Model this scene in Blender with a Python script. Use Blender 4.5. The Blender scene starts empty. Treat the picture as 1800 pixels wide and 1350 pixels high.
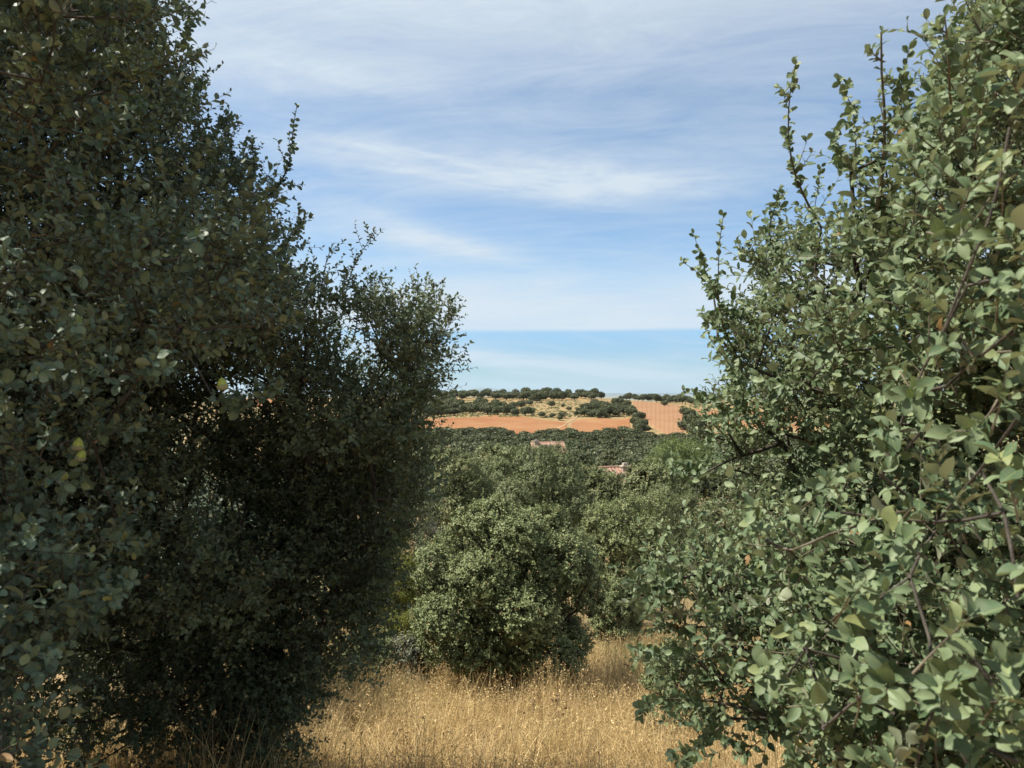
import bpy, math
import numpy as np
from mathutils import Vector

SC = bpy.context.scene
COL = SC.collection
EYE = 1.6
FPX = 1300.0
HZ = 690.0            # row of the true horizon in the 1800 px photograph

# ---------------------------------------------------------------- camera
cam_d = bpy.data.cameras.new("camera")
cam_d.sensor_width = 36.0
cam_d.lens = 26.0
cam_d.clip_start = 0.02
cam_d.clip_end = 90000
cam_d.dof.use_dof = True
cam_d.dof.focus_distance = 5.5
cam_d.dof.aperture_fstop = 9.0
cam = bpy.data.objects.new("camera", cam_d)
COL.objects.link(cam)
cam.location = (0, 0, EYE)
cam.rotation_euler = (math.radians(90 + 0.66), 0, 0)
SC.camera = cam

# ---------------------------------------------------------------- light
SUN_EL = math.radians(56)
SUN_AZ = math.radians(-87)     # measured from +Y towards +X: the sun stands to the left and a little ahead
sdir = Vector((math.sin(SUN_AZ) * math.cos(SUN_EL), math.cos(SUN_AZ) * math.cos(SUN_EL), math.sin(SUN_EL)))
sun_d = bpy.data.lights.new("sun", 'SUN')
sun_d.energy = 5.0
sun_d.angle = math.radians(0.6)
sun_d.color = (1.0, 0.93, 0.82)
sun = bpy.data.objects.new("sun", sun_d)
COL.objects.link(sun)
sun.location = (0, 0, 60)
sun.rotation_euler = sdir.to_track_quat('Z', 'Y').to_euler()

SC.view_settings.view_transform = 'Standard'
SC.view_settings.look = 'None'
SC.view_settings.gamma = 1
SC.view_settings.use_curve_mapping = False
SC.view_settings.exposure = 1.0


class NT:
    """small helper for node trees"""
    def __init__(s, nt):
        s.nt = nt
        s.n = nt.nodes
        s.l = nt.links

    def new(s, t, **kw):
        nd = s.n.new(t)
        for k, v in kw.items():
            setattr(nd, k, v)
        return nd

    def put(s, sock, v):
        if isinstance(v, bpy.types.NodeSocket):
            s.l.new(v, sock)
        elif isinstance(v, (tuple, list)):
            if len(v) == 3 and sock.type == 'RGBA':
                v = (*v, 1)
            sock.default_value = v
        else:
            sock.default_value = v

    def math(s, op, a, b=0.0, c=0.0, clamp=False):
        nd = s.new('ShaderNodeMath', operation=op, use_clamp=clamp)
        s.put(nd.inputs[0], a)
        s.put(nd.inputs[1], b)
        s.put(nd.inputs[2], c)
        return nd.outputs[0]

    def mix(s, f, a, b, mode='MIX'):
        nd = s.new('ShaderNodeMix', data_type='RGBA', blend_type=mode)
        s.put(nd.inputs[0], f)
        s.put(nd.inputs[6], a)
        s.put(nd.inputs[7], b)
        return nd.outputs[2]

    def ramp(s, f, stops, interp='LINEAR'):
        nd = s.new('ShaderNodeValToRGB')
        cr = nd.color_ramp
        cr.interpolation = interp
        while len(cr.elements) < len(stops):
            cr.elements.new(0.5)
        for e, (p, c) in zip(cr.elements, stops):
            e.position = p
            if not isinstance(c, (tuple, list)):
                c = (c, c, c)
            e.color = (*c, 1)
        s.put(nd.inputs[0], f)
        return nd.outputs[0]

    def noise(s, vec, scale, detail=4, rough=0.55, dist=0.0, w=None):
        nd = s.new('ShaderNodeTexNoise')
        if w is not None:
            nd.noise_dimensions = '4D'
            nd.inputs['W'].default_value = w
        if vec is not None:
            s.put(nd.inputs['Vector'], vec)
        nd.inputs['Scale'].default_value = scale
        nd.inputs['Detail'].default_value = detail
        nd.inputs['Roughness'].default_value = rough
        nd.inputs['Distortion'].default_value = dist
        return nd.outputs['Fac']

    def smooth(s, v, a, b):
        nd = s.new('ShaderNodeMapRange', interpolation_type='SMOOTHSTEP')
        s.put(nd.inputs[0], v)
        nd.inputs[1].default_value = a
        nd.inputs[2].default_value = b
        return nd.outputs[0]


# ---------------------------------------------------------------- sky
def build_world():
    w = bpy.data.worlds.new("World")
    SC.world = w
    w.use_nodes = True
    T = NT(w.node_tree)
    T.n.clear()
    out = T.new('ShaderNodeOutputWorld')
    bg = T.new('ShaderNodeBackground')
    sky = T.new('ShaderNodeTexSky', sky_type='NISHITA')
    sky.sun_disc = False
    sky.sun_elevation = SUN_EL
    sky.sun_rotation = SUN_AZ
    sky.altitude = 600
    sky.air_density = 1.0
    sky.dust_density = 0.25
    sky.ozone_density = 1.6
    tc = T.new('ShaderNodeTexCoord')
    sep = T.new('ShaderNodeSeparateXYZ')
    T.put(sep.inputs[0], tc.outputs['Generated'])
    x, y, z = sep.outputs
    # elevation as a tangent, bearing as atan2: clouds are fixed to the sky, not to the lens
    hor = T.math('SQRT', T.math('ADD', T.math('MULTIPLY', x, x), T.math('MULTIPLY', y, y)))
    el = T.math('DIVIDE', z, T.math('MAXIMUM', hor, 0.02))
    az = T.math('ARCTAN2', x, y)
    # flat cloud deck seen in perspective
    den = T.math('ADD', T.math('MAXIMUM', z, 0.0), 0.16)
    px = T.math('DIVIDE', x, den)
    py = T.math('DIVIDE', y, den)
    cmb = T.new('ShaderNodeCombineXYZ')
    T.put(cmb.inputs[0], T.math('ADD', T.math('MULTIPLY', px, 0.55), T.math('MULTIPLY', py, 0.10)))
    T.put(cmb.inputs[1], T.math('ADD', T.math('MULTIPLY', py, 1.5), T.math('MULTIPLY', px, 0.22)))
    veil = T.noise(cmb.outputs[0], 0.9, 5, 0.55, 0.5)
    fine = T.noise(cmb.outputs[0], 4.2, 9, 0.74, 1.6, w=2.2)
    cm2 = T.new('ShaderNodeCombineXYZ')
    T.put(cm2.inputs[0], T.math('MULTIPLY', az, 2.0))
    T.put(cm2.inputs[1], T.math('ADD', T.math('MULTIPLY', el, 11.0), T.math('MULTIPLY', az, 1.2)))
    streak = T.noise(cm2.outputs[0], 1.6, 8, 0.62, 0.9, w=5.0)
    wob = T.math('MULTIPLY', T.math('SUBTRACT', T.noise(cm2.outputs[0], 0.7, 3, 0.5, 0, w=1.0), 0.5), 0.10)
    elw = T.math('ADD', el, wob)

    def bump(v, c, wd):
        d = T.math('DIVIDE', T.math('SUBTRACT', v, c), wd)
        return T.math('POWER', 2.718, T.math('MULTIPLY', T.math('MULTIPLY', d, d), -1.0))

    # named features of this sky: long bright streaks, a lower wisp and the veil high up
    slope = T.math('ADD', elw, T.math('MULTIPLY', az, 0.10))
    band1 = T.math('MULTIPLY', bump(slope, 0.292, 0.030), bump(az, 0.02, 0.30))
    band2 = T.math('MULTIPLY', bump(T.math('ADD', elw, T.math('MULTIPLY', az, 0.22)), 0.185, 0.018), bump(az, -0.10, 0.13))
    band3 = T.math('MULTIPLY', bump(slope, 0.385, 0.045), bump(az, -0.28, 0.25))
    up = T.smooth(el, 0.30, 0.58)
    low = T.math('MULTIPLY', T.smooth(elw, 0.21, 0.10), 0.75)
    st = T.smooth(streak, 0.32, 0.72)
    m = T.math('ADD', T.math('MULTIPLY', T.smooth(veil, 0.30, 0.70), 0.42), T.math('MULTIPLY', up, 0.72))
    m = T.math('ADD', m, T.math('MULTIPLY', T.math('SUBTRACT', fine, 0.47), 0.85))
    bsum = T.math('ADD', T.math('ADD', T.math('MULTIPLY', band1, 1.25), T.math('MULTIPLY', band2, 0.9)), T.math('MULTIPLY', band3, 0.45))
    m = T.math('ADD', m, T.math('MULTIPLY', bsum, T.math('ADD', T.math('MULTIPLY', st, 0.75), 0.25)))
    m = T.math('ADD', m, low)
    # the sheet ends in a crisp level edge just above the hills, clear air below
    edge = T.smooth(T.math('ADD', el, T.math('MULTIPLY', wob, 0.10)), 0.078, 0.0875)
    edge = T.math('MAXIMUM', edge, T.math('MULTIPLY', T.smooth(T.math('ADD', streak, T.math('MULTIPLY', bump(T.math('ADD', el, T.math('MULTIPLY', az, 0.10)), 0.040, 0.012), 0.22)), 0.46, 0.80), 0.75))
    m = T.math('MULTIPLY', T.math('MULTIPLY', m, edge, clamp=True), 0.92, clamp=True)
    skyc = T.mix(1.0, sky.outputs[0], (0.80, 0.92, 0.97), 'MULTIPLY')
    skyc = T.mix(T.smooth(el, 0.16, 0.0), skyc, T.mix(1.0, skyc, T.mix(T.smooth(el, 0.0, 0.09), (0.58, 0.66, 0.80), (0.34, 0.50, 0.80)), 'MULTIPLY'))
    cloud = T.mix(1.0, (4.5, 5.05, 5.5), (1, 1, 1), 'MULTIPLY')
    c = T.mix(m, skyc, cloud)
    T.put(bg.inputs[0], c)
    bg.inputs[1].default_value = 0.080
    T.l.new(bg.outputs[0], out.inputs[0])


build_world()

# ---------------------------------------------------------------- helpers
RNG = np.random.default_rng(7)


def nrm(v):
    v = np.asarray(v, float)
    return v / np.maximum(np.linalg.norm(v, axis=-1, keepdims=True), 1e-9)


def P(px, py, Y):
    """the point Y metres ahead that the photograph shows at (px, py)"""
    return np.array([(px - 900) / FPX * Y, Y, EYE + (HZ - py) / FPX * Y])


def proj(p):
    p = np.asarray(p, float)
    Y = np.maximum(p[..., 1], 0.05)
    return 900 + p[..., 0] / Y * FPX, HZ - (p[..., 2] - EYE) / Y * FPX


def inside(poly, px, py):
    r = np.zeros(np.shape(px), bool)
    n = len(poly)
    for i in range(n):
        x0, y0 = poly[i]
        x1, y1 = poly[(i + 1) % n]
        if y0 == y1:
            continue
        c = (y0 > py) != (y1 > py)
        xi = x0 + (py - y0) * (x1 - x0) / (y1 - y0)
        r ^= c & (px < xi)
    return r


def vnoise(x, y, seed=0):
    """smooth value noise in two dimensions"""
    x = np.asarray(x, float)
    y = np.asarray(y, float)
    xi = np.floor(x)
    yi = np.floor(y)
    fx = x - xi
    fy = y - yi
    fx = fx * fx * (3 - 2 * fx)
    fy = fy * fy * (3 - 2 * fy)

    def h(a, b):
        v = np.sin(a * 127.1 + b * 311.7 + seed * 74.7) * 43758.5453
        return v - np.floor(v)
    return (h(xi, yi) * (1 - fx) + h(xi + 1, yi) * fx) * (1 - fy) + (h(xi, yi + 1) * (1 - fx) + h(xi + 1, yi + 1) * fx) * fy


class Geo:
    """collects quads (with uv) and links them as ONE mesh"""
    def __init__(s):
        s.v = []
        s.f = []
        s.uv = []
        s.mi = []
        s.n = 0

    def add(s, v, f, uv=None, mi=0):
        v = np.asarray(v, np.float32).reshape(-1, 3)
        f = np.asarray(f, np.int64).reshape(-1, 4)
        s.v.append(v)
        s.f.append(f + s.n)
        s.uv.append(np.zeros((len(v), 2), np.float32) if uv is None else np.asarray(uv, np.float32).reshape(-1, 2))
        s.mi.append(np.full(len(f), mi, np.int32))
        s.n += len(v)

    def mesh(s, name, mats, smooth=True):
        v = np.concatenate(s.v)
        f = np.concatenate(s.f)
        uv = np.concatenate(s.uv)
        mi = np.concatenate(s.mi)
        me = bpy.data.meshes.new(name)
        me.vertices.add(len(v))
        me.vertices.foreach_set('co', v.ravel())
        me.loops.add(f.size)
        me.loops.foreach_set('vertex_index', f.ravel().astype(np.int32))
        me.polygons.add(len(f))
        me.polygons.foreach_set('loop_start', np.arange(0, f.size, 4, dtype=np.int32))
        me.polygons.foreach_set('material_index', mi)
        me.polygons.foreach_set('use_smooth', np.full(len(f), smooth))
        ul = me.uv_layers.new(name='UVMap')
        ul.data.foreach_set('uv', uv[f.ravel()].ravel())
        for m in (mats if isinstance(mats, (list, tuple)) else [mats]):
            me.materials.append(m)
        me.update(calc_edges=True)
        me.validate()
        return me

    def build(s, name, mats, parent=None, smooth=True, **tags):
        o = bpy.data.objects.new(name, s.mesh(name, mats, smooth))
        COL.objects.link(o)
        if parent is not None:
            o.parent = parent
            # geometry is collected in world coordinates: shift it to the parent's base
            loc = parent.location
            o.data.transform(__import__('mathutils').Matrix.Translation(-loc))
        tag(o, **tags)
        return o


def tag(o, label=None, cat=None, group=None, kind=None):
    if label:
        o['label'] = label
    if cat:
        o['category'] = cat
    if group:
        o['group'] = group
    if kind:
        o['kind'] = kind
    return o


def empty(name, loc, **tags):
    o = bpy.data.objects.new(name, None)
    o.empty_display_size = 0.3
    COL.objects.link(o)
    o.location = tuple(float(a) for a in loc)
    return tag(o, **tags)


def copy_tree(o, parent=None):
    c = o.copy()
    COL.objects.link(c)
    if parent is not None:
        c.parent = parent
    for ch in list(o.children):
        copy_tree(ch, c)
    return c


def box(g, c, s, rz=0.0, mi=0):
    x, y, z = np.array(s) / 2
    v = np.array([(-x, -y, -z), (x, -y, -z), (x, y, -z), (-x, y, -z), (-x, -y, z), (x, -y, z), (x, y, z), (-x, y, z)])
    ca, sa = math.cos(rz), math.sin(rz)
    v = v @ np.array([[ca, sa, 0], [-sa, ca, 0], [0, 0, 1]]) + np.array(c)
    g.add(v, [(0, 3, 2, 1), (4, 5, 6, 7), (0, 1, 5, 4), (1, 2, 6, 5), (2, 3, 7, 6), (3, 0, 4, 7)], mi=mi)


def tubes(g, pts, rad, sides=4, mi=0):
    """pts (N,K,3), rad (N,K): N tapering tubes"""
    pts = np.asarray(pts, float)
    rad = np.asarray(rad, float)
    N, K, _ = pts.shape
    d = nrm(np.gradient(pts, axis=1))
    m = nrm(pts[:, -1] - pts[:, 0])
    ref = np.where(np.abs(m[:, 2:3]) > 0.8, np.array([[1., 0, 0]]), np.array([[0, 0, 1.]]))
    a = nrm(np.cross(d, ref[:, None, :]))
    b = np.cross(d, a)
    th = np.arange(sides) / sides * 2 * np.pi
    ring = a[:, :, None, :] * np.cos(th)[None, None, :, None] + b[:, :, None, :] * np.sin(th)[None, None, :, None]
    v = pts[:, :, None, :] + ring * rad[:, :, None, None]
    i = np.arange(sides)
    j = (i + 1) % sides
    f = []
    for k in range(K - 1):
        f.append(np.stack([k * sides + i, k * sides + j, (k + 1) * sides + j, (k + 1) * sides + i], -1))
    f = np.concatenate(f)
    F = f[None] + (np.arange(N) * K * sides)[:, None, None]
    uv = np.zeros((N, K, sides, 2))
    uv[..., 0] = th / (2 * np.pi)
    uv[..., 1] = np.linspace(0, 1, K)[None, :, None]
    g.add(v, F, uv, mi)


# leaf templates: rows of (t along, half width); three vertices per row
LOD0_T = np.array([0.0, 0.09, 0.16, 0.32, 0.52, 0.72, 0.88, 0.965, 1.0])
LOD0_W = np.array([0.04, 0.05, 0.42, 0.83, 1.0, 0.92, 0.62, 0.30, 0.03])


def leaves(g, pos, d, n, L, rng, lod=0, wr=0.30, curl=0.25, mi=0):
    pos = np.asarray(pos, float)
    N = len(pos)
    d = nrm(d)
    s = nrm(np.cross(d, n))
    n = np.cross(s, d)
    L = np.asarray(L, float).reshape(N, 1, 1)
    wr = (wr * rng.uniform(0.8, 1.2, N)).reshape(N, 1, 1)
    cu = rng.normal(curl, 0.25, N).reshape(N, 1, 1)
    fo = rng.uniform(0.10, 0.85, N).reshape(N, 1, 1)
    if lod == 0:
        T = np.repeat(LOD0_T, 3)
        U = np.tile([-1.0, 0, 1], len(LOD0_T))
        W = np.repeat(LOD0_W, 3)
        q = []
        for r in range(len(LOD0_T) - 1):
            q += [(3 * r, 3 * r + 1, 3 * r + 4, 3 * r + 3), (3 * r + 1, 3 * r + 2, 3 * r + 5, 3 * r + 4)]
    elif lod == 1:
        T = np.array([0, 0.33, 0.75, 1, 0.75, 0.33])
        U = np.array([0, -1, -1, 0, 1, 1.])
        W = np.array([0, 1.0, 0.8, 0, 0.8, 1.0])
        q = [(0, 3, 2, 1), (0, 5, 4, 3)]
    else:
        T = np.array([0, 0.55, 1, 0.55])
        U = np.array([0, -1, 0, 1.])
        W = np.array([0, 1.15, 0, 1.15])
        q = [(0, 3, 2, 1)]
    T_ = T[None, :, None]
    x = T_
    y = (U * W)[None, :, None] * wr
    z = -cu * (T_ - 0.2) ** 2 * 0.6 + fo * np.abs(y)
    if lod == 0:
        rip = rng.normal(0, 0.02, (N, len(T), 1)) * np.abs(U)[None, :, None]
        z = z + rip + 0.05 * np.sin(T_ * 7 + cu * 9) * U[None, :, None]
        y = y * (1 + rng.normal(0, 0.055, (N, len(T), 1)))
    v = pos[:, None] + L * (x * d[:, None] + y * s[:, None] + z * n[:, None])
    q = np.array(q)
    F = q[None] + (np.arange(N) * len(T))[:, None, None]
    uv = np.zeros((N, len(T), 2))
    uv[..., 0] = U * 0.5 + 0.5
    uv[..., 1] = T
    g.add(v, F, uv, mi)


def randdir(rng, n):
    return nrm(rng.normal(size=(n, 3)))


def shoots(gl, gt, start, d, length, K, L, rng, lod=0, r0=0.002, up=0.25, first=0.15, wr=0.30, sides=3, spread=0.9, outn=None, nb=0.0):
    """N leafy twigs: start (N,3), d (N,3), length (N,), K leaves each"""
    start = np.asarray(start, float)
    N = len(start)
    d = nrm(d)
    length = np.broadcast_to(length, (N,)).astype(float)
    bend = randdir(rng, N) * 0.25 + np.array([0, 0, up])
    t = np.linspace(0, 1, 4)
    pts = start[:, None] + length[:, None, None] * (d[:, None] * t[None, :, None] + bend[:, None] * (t ** 2)[None, :, None] * 0.5)
    if gt is not None:
        rad = r0 * (1 - 0.7 * t)[None, :] * np.ones((N, 1))
        tubes(gt, pts, rad, sides)
    tl = np.linspace(first, 1.0, K)[None, :] + rng.normal(0, 0.03, (N, K))
    tl = np.clip(tl, 0.02, 1.0)
    p = start[:, None] + length[:, None, None] * (d[:, None] * tl[..., None] + bend[:, None] * (tl ** 2)[..., None] * 0.5)
    tang = nrm(d[:, None] + bend[:, None] * tl[..., None])
    ref = nrm(np.cross(tang, np.array([0.31, 0.22, 0.92])))
    bi = np.cross(tang, ref)
    ang = (np.arange(K) * 2.4)[None, :] + rng.uniform(0, 6.28, (N, 1)) + rng.normal(0, 0.4, (N, K))
    rad_ = ref * np.cos(ang)[..., None] + bi * np.sin(ang)[..., None]
    fwd = np.clip(0.35 + 0.55 * tl, 0, 1)[..., None]
    ld = nrm(tang * fwd + rad_ * spread + rng.normal(0, 0.22, (N, K, 3)))
    ln = nrm(tang * 1.0 - rad_ * 0.4 + np.array([-0.1, 0, 0.55]) + rng.normal(0, 0.35, (N, K, 3)))
    if outn is not None:
        ln = nrm(ln * (1 - nb) + nrm(outn)[:, None] * nb)
        ld = nrm(ld - ln * np.sum(ld * ln, -1, keepdims=True) * 0.5)
    LL = L * np.clip(rng.normal(0.92, 0.22, (N, K)), 0.4, 1.4) * (1.0 - 0.25 * (tl > 0.93))
    leaves(gl, p.reshape(-1, 3), ld.reshape(-1, 3), ln.reshape(-1, 3), LL.ravel(), rng, lod, wr)


def skeleton(gt, roots, targets, rng, r_leaf=0.004, pw=0.42, step=0.3, sides=5, wig=0.12, pen=0.35, rmax=0.2):
    """roots: list of trunk polylines (first point on the ground). Every target is joined to the nearest limb."""
    pos, par, dist = [], [], []
    for tr in roots:
        last = -1
        for k, p in enumerate(tr):
            p = np.asarray(p, float)
            dist.append(0 if last < 0 else dist[last] + np.linalg.norm(p - pos[last]))
            pos.append(p)
            par.append(last)
            last = len(pos) - 1
    targets = np.asarray(targets, float)
    top = np.asarray(roots[0][-1], float)
    order = np.argsort(np.linalg.norm(targets - top, axis=1) + rng.normal(0, 0.05, len(targets)))
    cap = len(pos) + len(targets) * 12
    A = np.zeros((cap, 3))
    D = np.zeros(cap)
    A[:len(pos)] = pos
    D[:len(pos)] = dist
    par = list(par) + [0] * (cap - len(par))
    n = len(pos)
    isroot0 = [i for i in range(n) if par[i] == -1]
    D[isroot0] += 0.6
    ends = []
    for ti in order:
        c = targets[ti]
        dd = np.linalg.norm(A[:n] - c, axis=1)
        j = int(np.argmin(dd + pen * D[:n]))
        m = int(min(8, max(1, round(dd[j] / step))))
        a = A[j].copy()
        off = rng.normal(0, wig, 3) * dd[j]
        prev = j
        for k in range(1, m + 1):
            t = k / m
            p = a + (c - a) * t + off * math.sin(math.pi * t) * 0.8
            A[n] = p
            par[n] = prev
            D[n] = D[prev] + np.linalg.norm(p - A[prev])
            prev = n
            n += 1
        ends.append(prev)
    cnt = np.zeros(n)
    for e in ends:
        cnt[e] += 1
    for i in range(n - 1, -1, -1):
        if par[i] >= 0:
            cnt[par[i]] += cnt[i]
    r = np.minimum(r_leaf * np.maximum(cnt, 1) ** pw, rmax)
    # boughs thin out towards the crown's skin
    r = np.minimum(r, np.maximum(0.0026, (np.linalg.norm(A[:n, :2], axis=1) - 1.75) * 0.014))
    idx = [i for i in range(n) if par[i] >= 0]
    pi = np.array([par[i] for i in idx])
    idx = np.array(idx)
    a, b = A[pi], A[idx]
    ra = np.minimum(r[pi], r[idx] * 1.35)
    ext = (b - a) * 0.03
    pts = np.stack([a - ext, (a + b) / 2 + rng.normal(0, 0.02, a.shape) * np.linalg.norm(b - a, axis=1)[:, None], b + ext], 1)
    rad = np.stack([ra, (ra + r[idx]) / 2, r[idx]], 1)
    big = r[idx] > 0.012
    if big.any():
        tubes(gt, pts[big], rad[big], sides + 3)
    if (~big).any():
        tubes(gt, pts[~big], rad[~big], max(3, sides - 1))
    return A[:n], r


# ---------------------------------------------------------------- materials
def material(name):
    m = bpy.data.materials.new(name)
    m.use_nodes = True
    T = NT(m.node_tree)
    T.n.clear()
    out = T.new('ShaderNodeOutputMaterial')
    return m, T, out


def mat_leaf(name, top1, top2, young, under, dead=(0.20, 0.12, 0.05), trans=0.22, rough=0.55, midrib=True, clump=0.9, spec=0.28, fleck=0.02, pale=0.5):
    m, T, out = material(name)
    geo = T.new('ShaderNodeNewGeometry')
    rnd = geo.outputs['Random Per Island']
    tc = T.new('ShaderNodeTexCoord')
    big = T.noise(tc.outputs['Object'], clump, 2, 0.5)
    col = T.mix(T.smooth(T.math('ADD', T.math('MULTIPLY', rnd, 0.7), T.math('MULTIPLY', big, 0.6)), 0.25, 1.05), top1, top2)
    col = T.mix(T.math('MULTIPLY', T.smooth(T.math('FRACT', T.math('MULTIPLY', rnd, 17.3)), 0.80, 1.0), T.smooth(big, 0.42, 0.62)), col, young)
    oi = T.new('ShaderNodeObjectInfo')
    if not midrib:
        col = T.mix(T.math('MULTIPLY', oi.outputs['Random'], 0.55), col, T.mix(1.0, col, (1.45, 1.25, 1.05), 'MULTIPLY'))
    if midrib:
        uv = T.new('ShaderNodeUVMap')
        s = T.new('ShaderNodeSeparateXYZ')
        T.put(s.inputs[0], uv.outputs[0])
        mid = T.math('ABSOLUTE', T.math('SUBTRACT', s.outputs[0], 0.5))
        col = T.mix(T.math('MULTIPLY', T.smooth(mid, 0.055, 0.01), 0.55), col, young)
        spot = T.smooth(T.noise(tc.outputs['Object'], 130.0, 3, 0.6), 0.30, 0.75)
        col = T.mix(T.math('MULTIPLY', spot, 0.30), col, (0.16, 0.17, 0.11))
    d = T.smooth(T.math('FRACT', T.math('MULTIPLY', rnd, 41.7)), 1.0 - fleck, 1.0 - fleck * 0.6)
    col = T.mix(d, col, dead)
    cu = T.mix(T.math('MULTIPLY', T.math('FRACT', T.math('MULTIPLY', rnd, 7.7)), 0.4), under, top2)
    cu = T.mix(d, cu, dead)
    both = T.mix(geo.outputs['Backfacing'], col, cu)
    bs = T.new('ShaderNodeBsdfPrincipled')
    T.put(bs.inputs['Base Color'], both)
    bs.inputs['Roughness'].default_value = rough
    bs.inputs['Specular IOR Level'].default_value = spec
    tr = T.new('ShaderNodeBsdfTranslucent')
    T.put(tr.inputs[0], T.mix(0.45, both, (0.17, 0.25, 0.05)))
    ms = T.new('ShaderNodeMixShader')
    ms.inputs[0].default_value = trans
    T.l.new(bs.outputs[0], ms.inputs[1])
    T.l.new(tr.outputs[0], ms.inputs[2])
    T.l.new(ms.outputs[0], out.inputs[0])
    return m


def mat_plain(name, c1, c2, scale=6.0, rough=0.9, bump=0.0, detail=5, spec=0.2, coords='Object'):
    m, T, out = material(name)
    tc = T.new('ShaderNodeTexCoord')
    f = T.noise(tc.outputs[coords], scale, detail, 0.62)
    bs = T.new('ShaderNodeBsdfPrincipled')
    T.put(bs.inputs['Base Color'], T.mix(T.smooth(f, 0.3, 0.7), c1, c2))
    bs.inputs['Roughness'].default_value = rough
    bs.inputs['Specular IOR Level'].default_value = spec
    if bump:
        b = T.new('ShaderNodeBump')
        b.inputs['Strength'].default_value = bump
        b.inputs['Distance'].default_value = 0.02
        T.put(b.inputs['Height'], f)
        T.l.new(b.outputs[0], bs.inputs['Normal'])
    T.l.new(bs.outputs[0], out.inputs[0])
    return m


def mat_island(name, stops, rough=0.8, trans=0.15, clump=None, brown=None, mult=1.0):
    """a colour per blade"""
    m, T, out = material(name)
    geo = T.new('ShaderNodeNewGeometry')
    col = T.ramp(geo.outputs['Random Per Island'], stops)
    if brown:
        tc = T.new('ShaderNodeTexCoord')
        f = T.smooth(T.noise(tc.outputs['Object'], clump, 3, 0.6), 0.42, 0.66)
        col = T.mix(T.math('MULTIPLY', f, 0.5), col, brown)
    bs = T.new('ShaderNodeBsdfPrincipled')
    T.put(bs.inputs['Base Color'], col)
    bs.inputs['Roughness'].default_value = rough
    bs.inputs['Specular IOR Level'].default_value = 0.25
    tr = T.new('ShaderNodeBsdfTranslucent')
    T.put(tr.inputs[0], col)
    ms = T.new('ShaderNodeMixShader')
    ms.inputs[0].default_value = trans
    T.l.new(bs.outputs[0], ms.inputs[1])
    T.l.new(tr.outputs[0], ms.inputs[2])
    T.l.new(ms.outputs[0], out.inputs[0])
    return m


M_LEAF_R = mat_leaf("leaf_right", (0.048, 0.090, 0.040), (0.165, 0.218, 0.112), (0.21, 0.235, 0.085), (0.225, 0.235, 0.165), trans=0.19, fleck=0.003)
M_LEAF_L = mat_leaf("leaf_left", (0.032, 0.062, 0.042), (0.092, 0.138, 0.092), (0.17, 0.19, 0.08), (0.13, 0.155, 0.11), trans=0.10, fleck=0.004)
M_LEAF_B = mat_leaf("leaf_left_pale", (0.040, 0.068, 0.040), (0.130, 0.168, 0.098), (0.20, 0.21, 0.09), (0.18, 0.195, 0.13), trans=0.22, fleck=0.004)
M_LEAF_C = mat_leaf("leaf_young_tree", (0.090, 0.126, 0.052), (0.215, 0.250, 0.112), (0.23, 0.24, 0.11), (0.16, 0.17, 0.10), midrib=False, trans=0.18)
M_LEAF_M = mat_leaf("leaf_mid", (0.080, 0.108, 0.048), (0.160, 0.186, 0.086), (0.20, 0.21, 0.09), (0.12, 0.13, 0.085), midrib=False, trans=0.15)
M_LEAF_F = mat_leaf("leaf_far", (0.052, 0.066, 0.032), (0.092, 0.107, 0.052), (0.11, 0.12, 0.055), (0.07, 0.08, 0.045), midrib=False, trans=0.10, clump=0.2)
M_LEAF_P = mat_leaf("leaf_pine", (0.060, 0.095, 0.028), (0.11, 0.15, 0.045), (0.15, 0.18, 0.06), (0.09, 0.12, 0.04), midrib=False, trans=0.15)
M_LEAF_G = mat_leaf("leaf_grey", (0.080, 0.095, 0.070), (0.15, 0.165, 0.125), (0.2, 0.2, 0.11), (0.17, 0.18, 0.14), midrib=False, trans=0.15)
M_LEAF_Y = mat_leaf("leaf_fresh", (0.10, 0.13, 0.025), (0.19, 0.21, 0.04), (0.25, 0.26, 0.06), (0.16, 0.18, 0.05), midrib=False, trans=0.3)
M_BARK = mat_plain("bark", (0.030, 0.026, 0.022), (0.085, 0.075, 0.062), 22.0, 0.95, 0.6)
M_TWIG = mat_plain("twig", (0.075, 0.062, 0.045), (0.17, 0.145, 0.105), 30.0, 0.85, 0.2)
M_TWIG_D = mat_plain("dark_twig", (0.035, 0.030, 0.025), (0.10, 0.085, 0.065), 30.0, 0.9, 0.2)
M_ACORN = mat_plain("acorn_skin", (0.24, 0.30, 0.045), (0.34, 0.36, 0.07), 40.0, 0.35, 0, spec=0.5)
M_CUP = mat_plain("acorn_cup", (0.22, 0.23, 0.15), (0.32, 0.32, 0.22), 400.0, 0.9, 0.5)
M_STRAW = mat_island("straw", [(0.0, (0.26, 0.17, 0.080)), (0.3, (0.44, 0.32, 0.145)), (0.7, (0.60, 0.46, 0.225)), (1.0, (0.76, 0.62, 0.34))], trans=0.42, clump=0.8, brown=(0.40, 0.285, 0.155))
M_GREEN = mat_island("green_grass", [(0.0, (0.05, 0.075, 0.02)), (0.5, (0.10, 0.13, 0.035)), (1.0, (0.22, 0.21, 0.07))], trans=0.25)
M_STALK = mat_island("dead_stalk", [(0.0, (0.10, 0.065, 0.04)), (1.0, (0.26, 0.18, 0.11))], trans=0.05)

# ---------------------------------------------------------------- the ground
GY = np.array([-4000, -60, -8, 0, 5, 10, 17, 28, 45, 70, 110, 170, 230, 285, 345, 430, 520, 600, 660, 760, 900, 1400, 3000, 8000, 40000, 60000], float)
GZ = np.array([20, 5.0, 0.6, 0, -1.25, -2.5, -4.3, -7.2, -9.4, -11.2, -13.2, -16.4, -16.9, -13.6, -10.1, -7.6, -5.2, -3.4, -3.0, -8, -22, -60, -90, -120, -130, -130], float)


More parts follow.
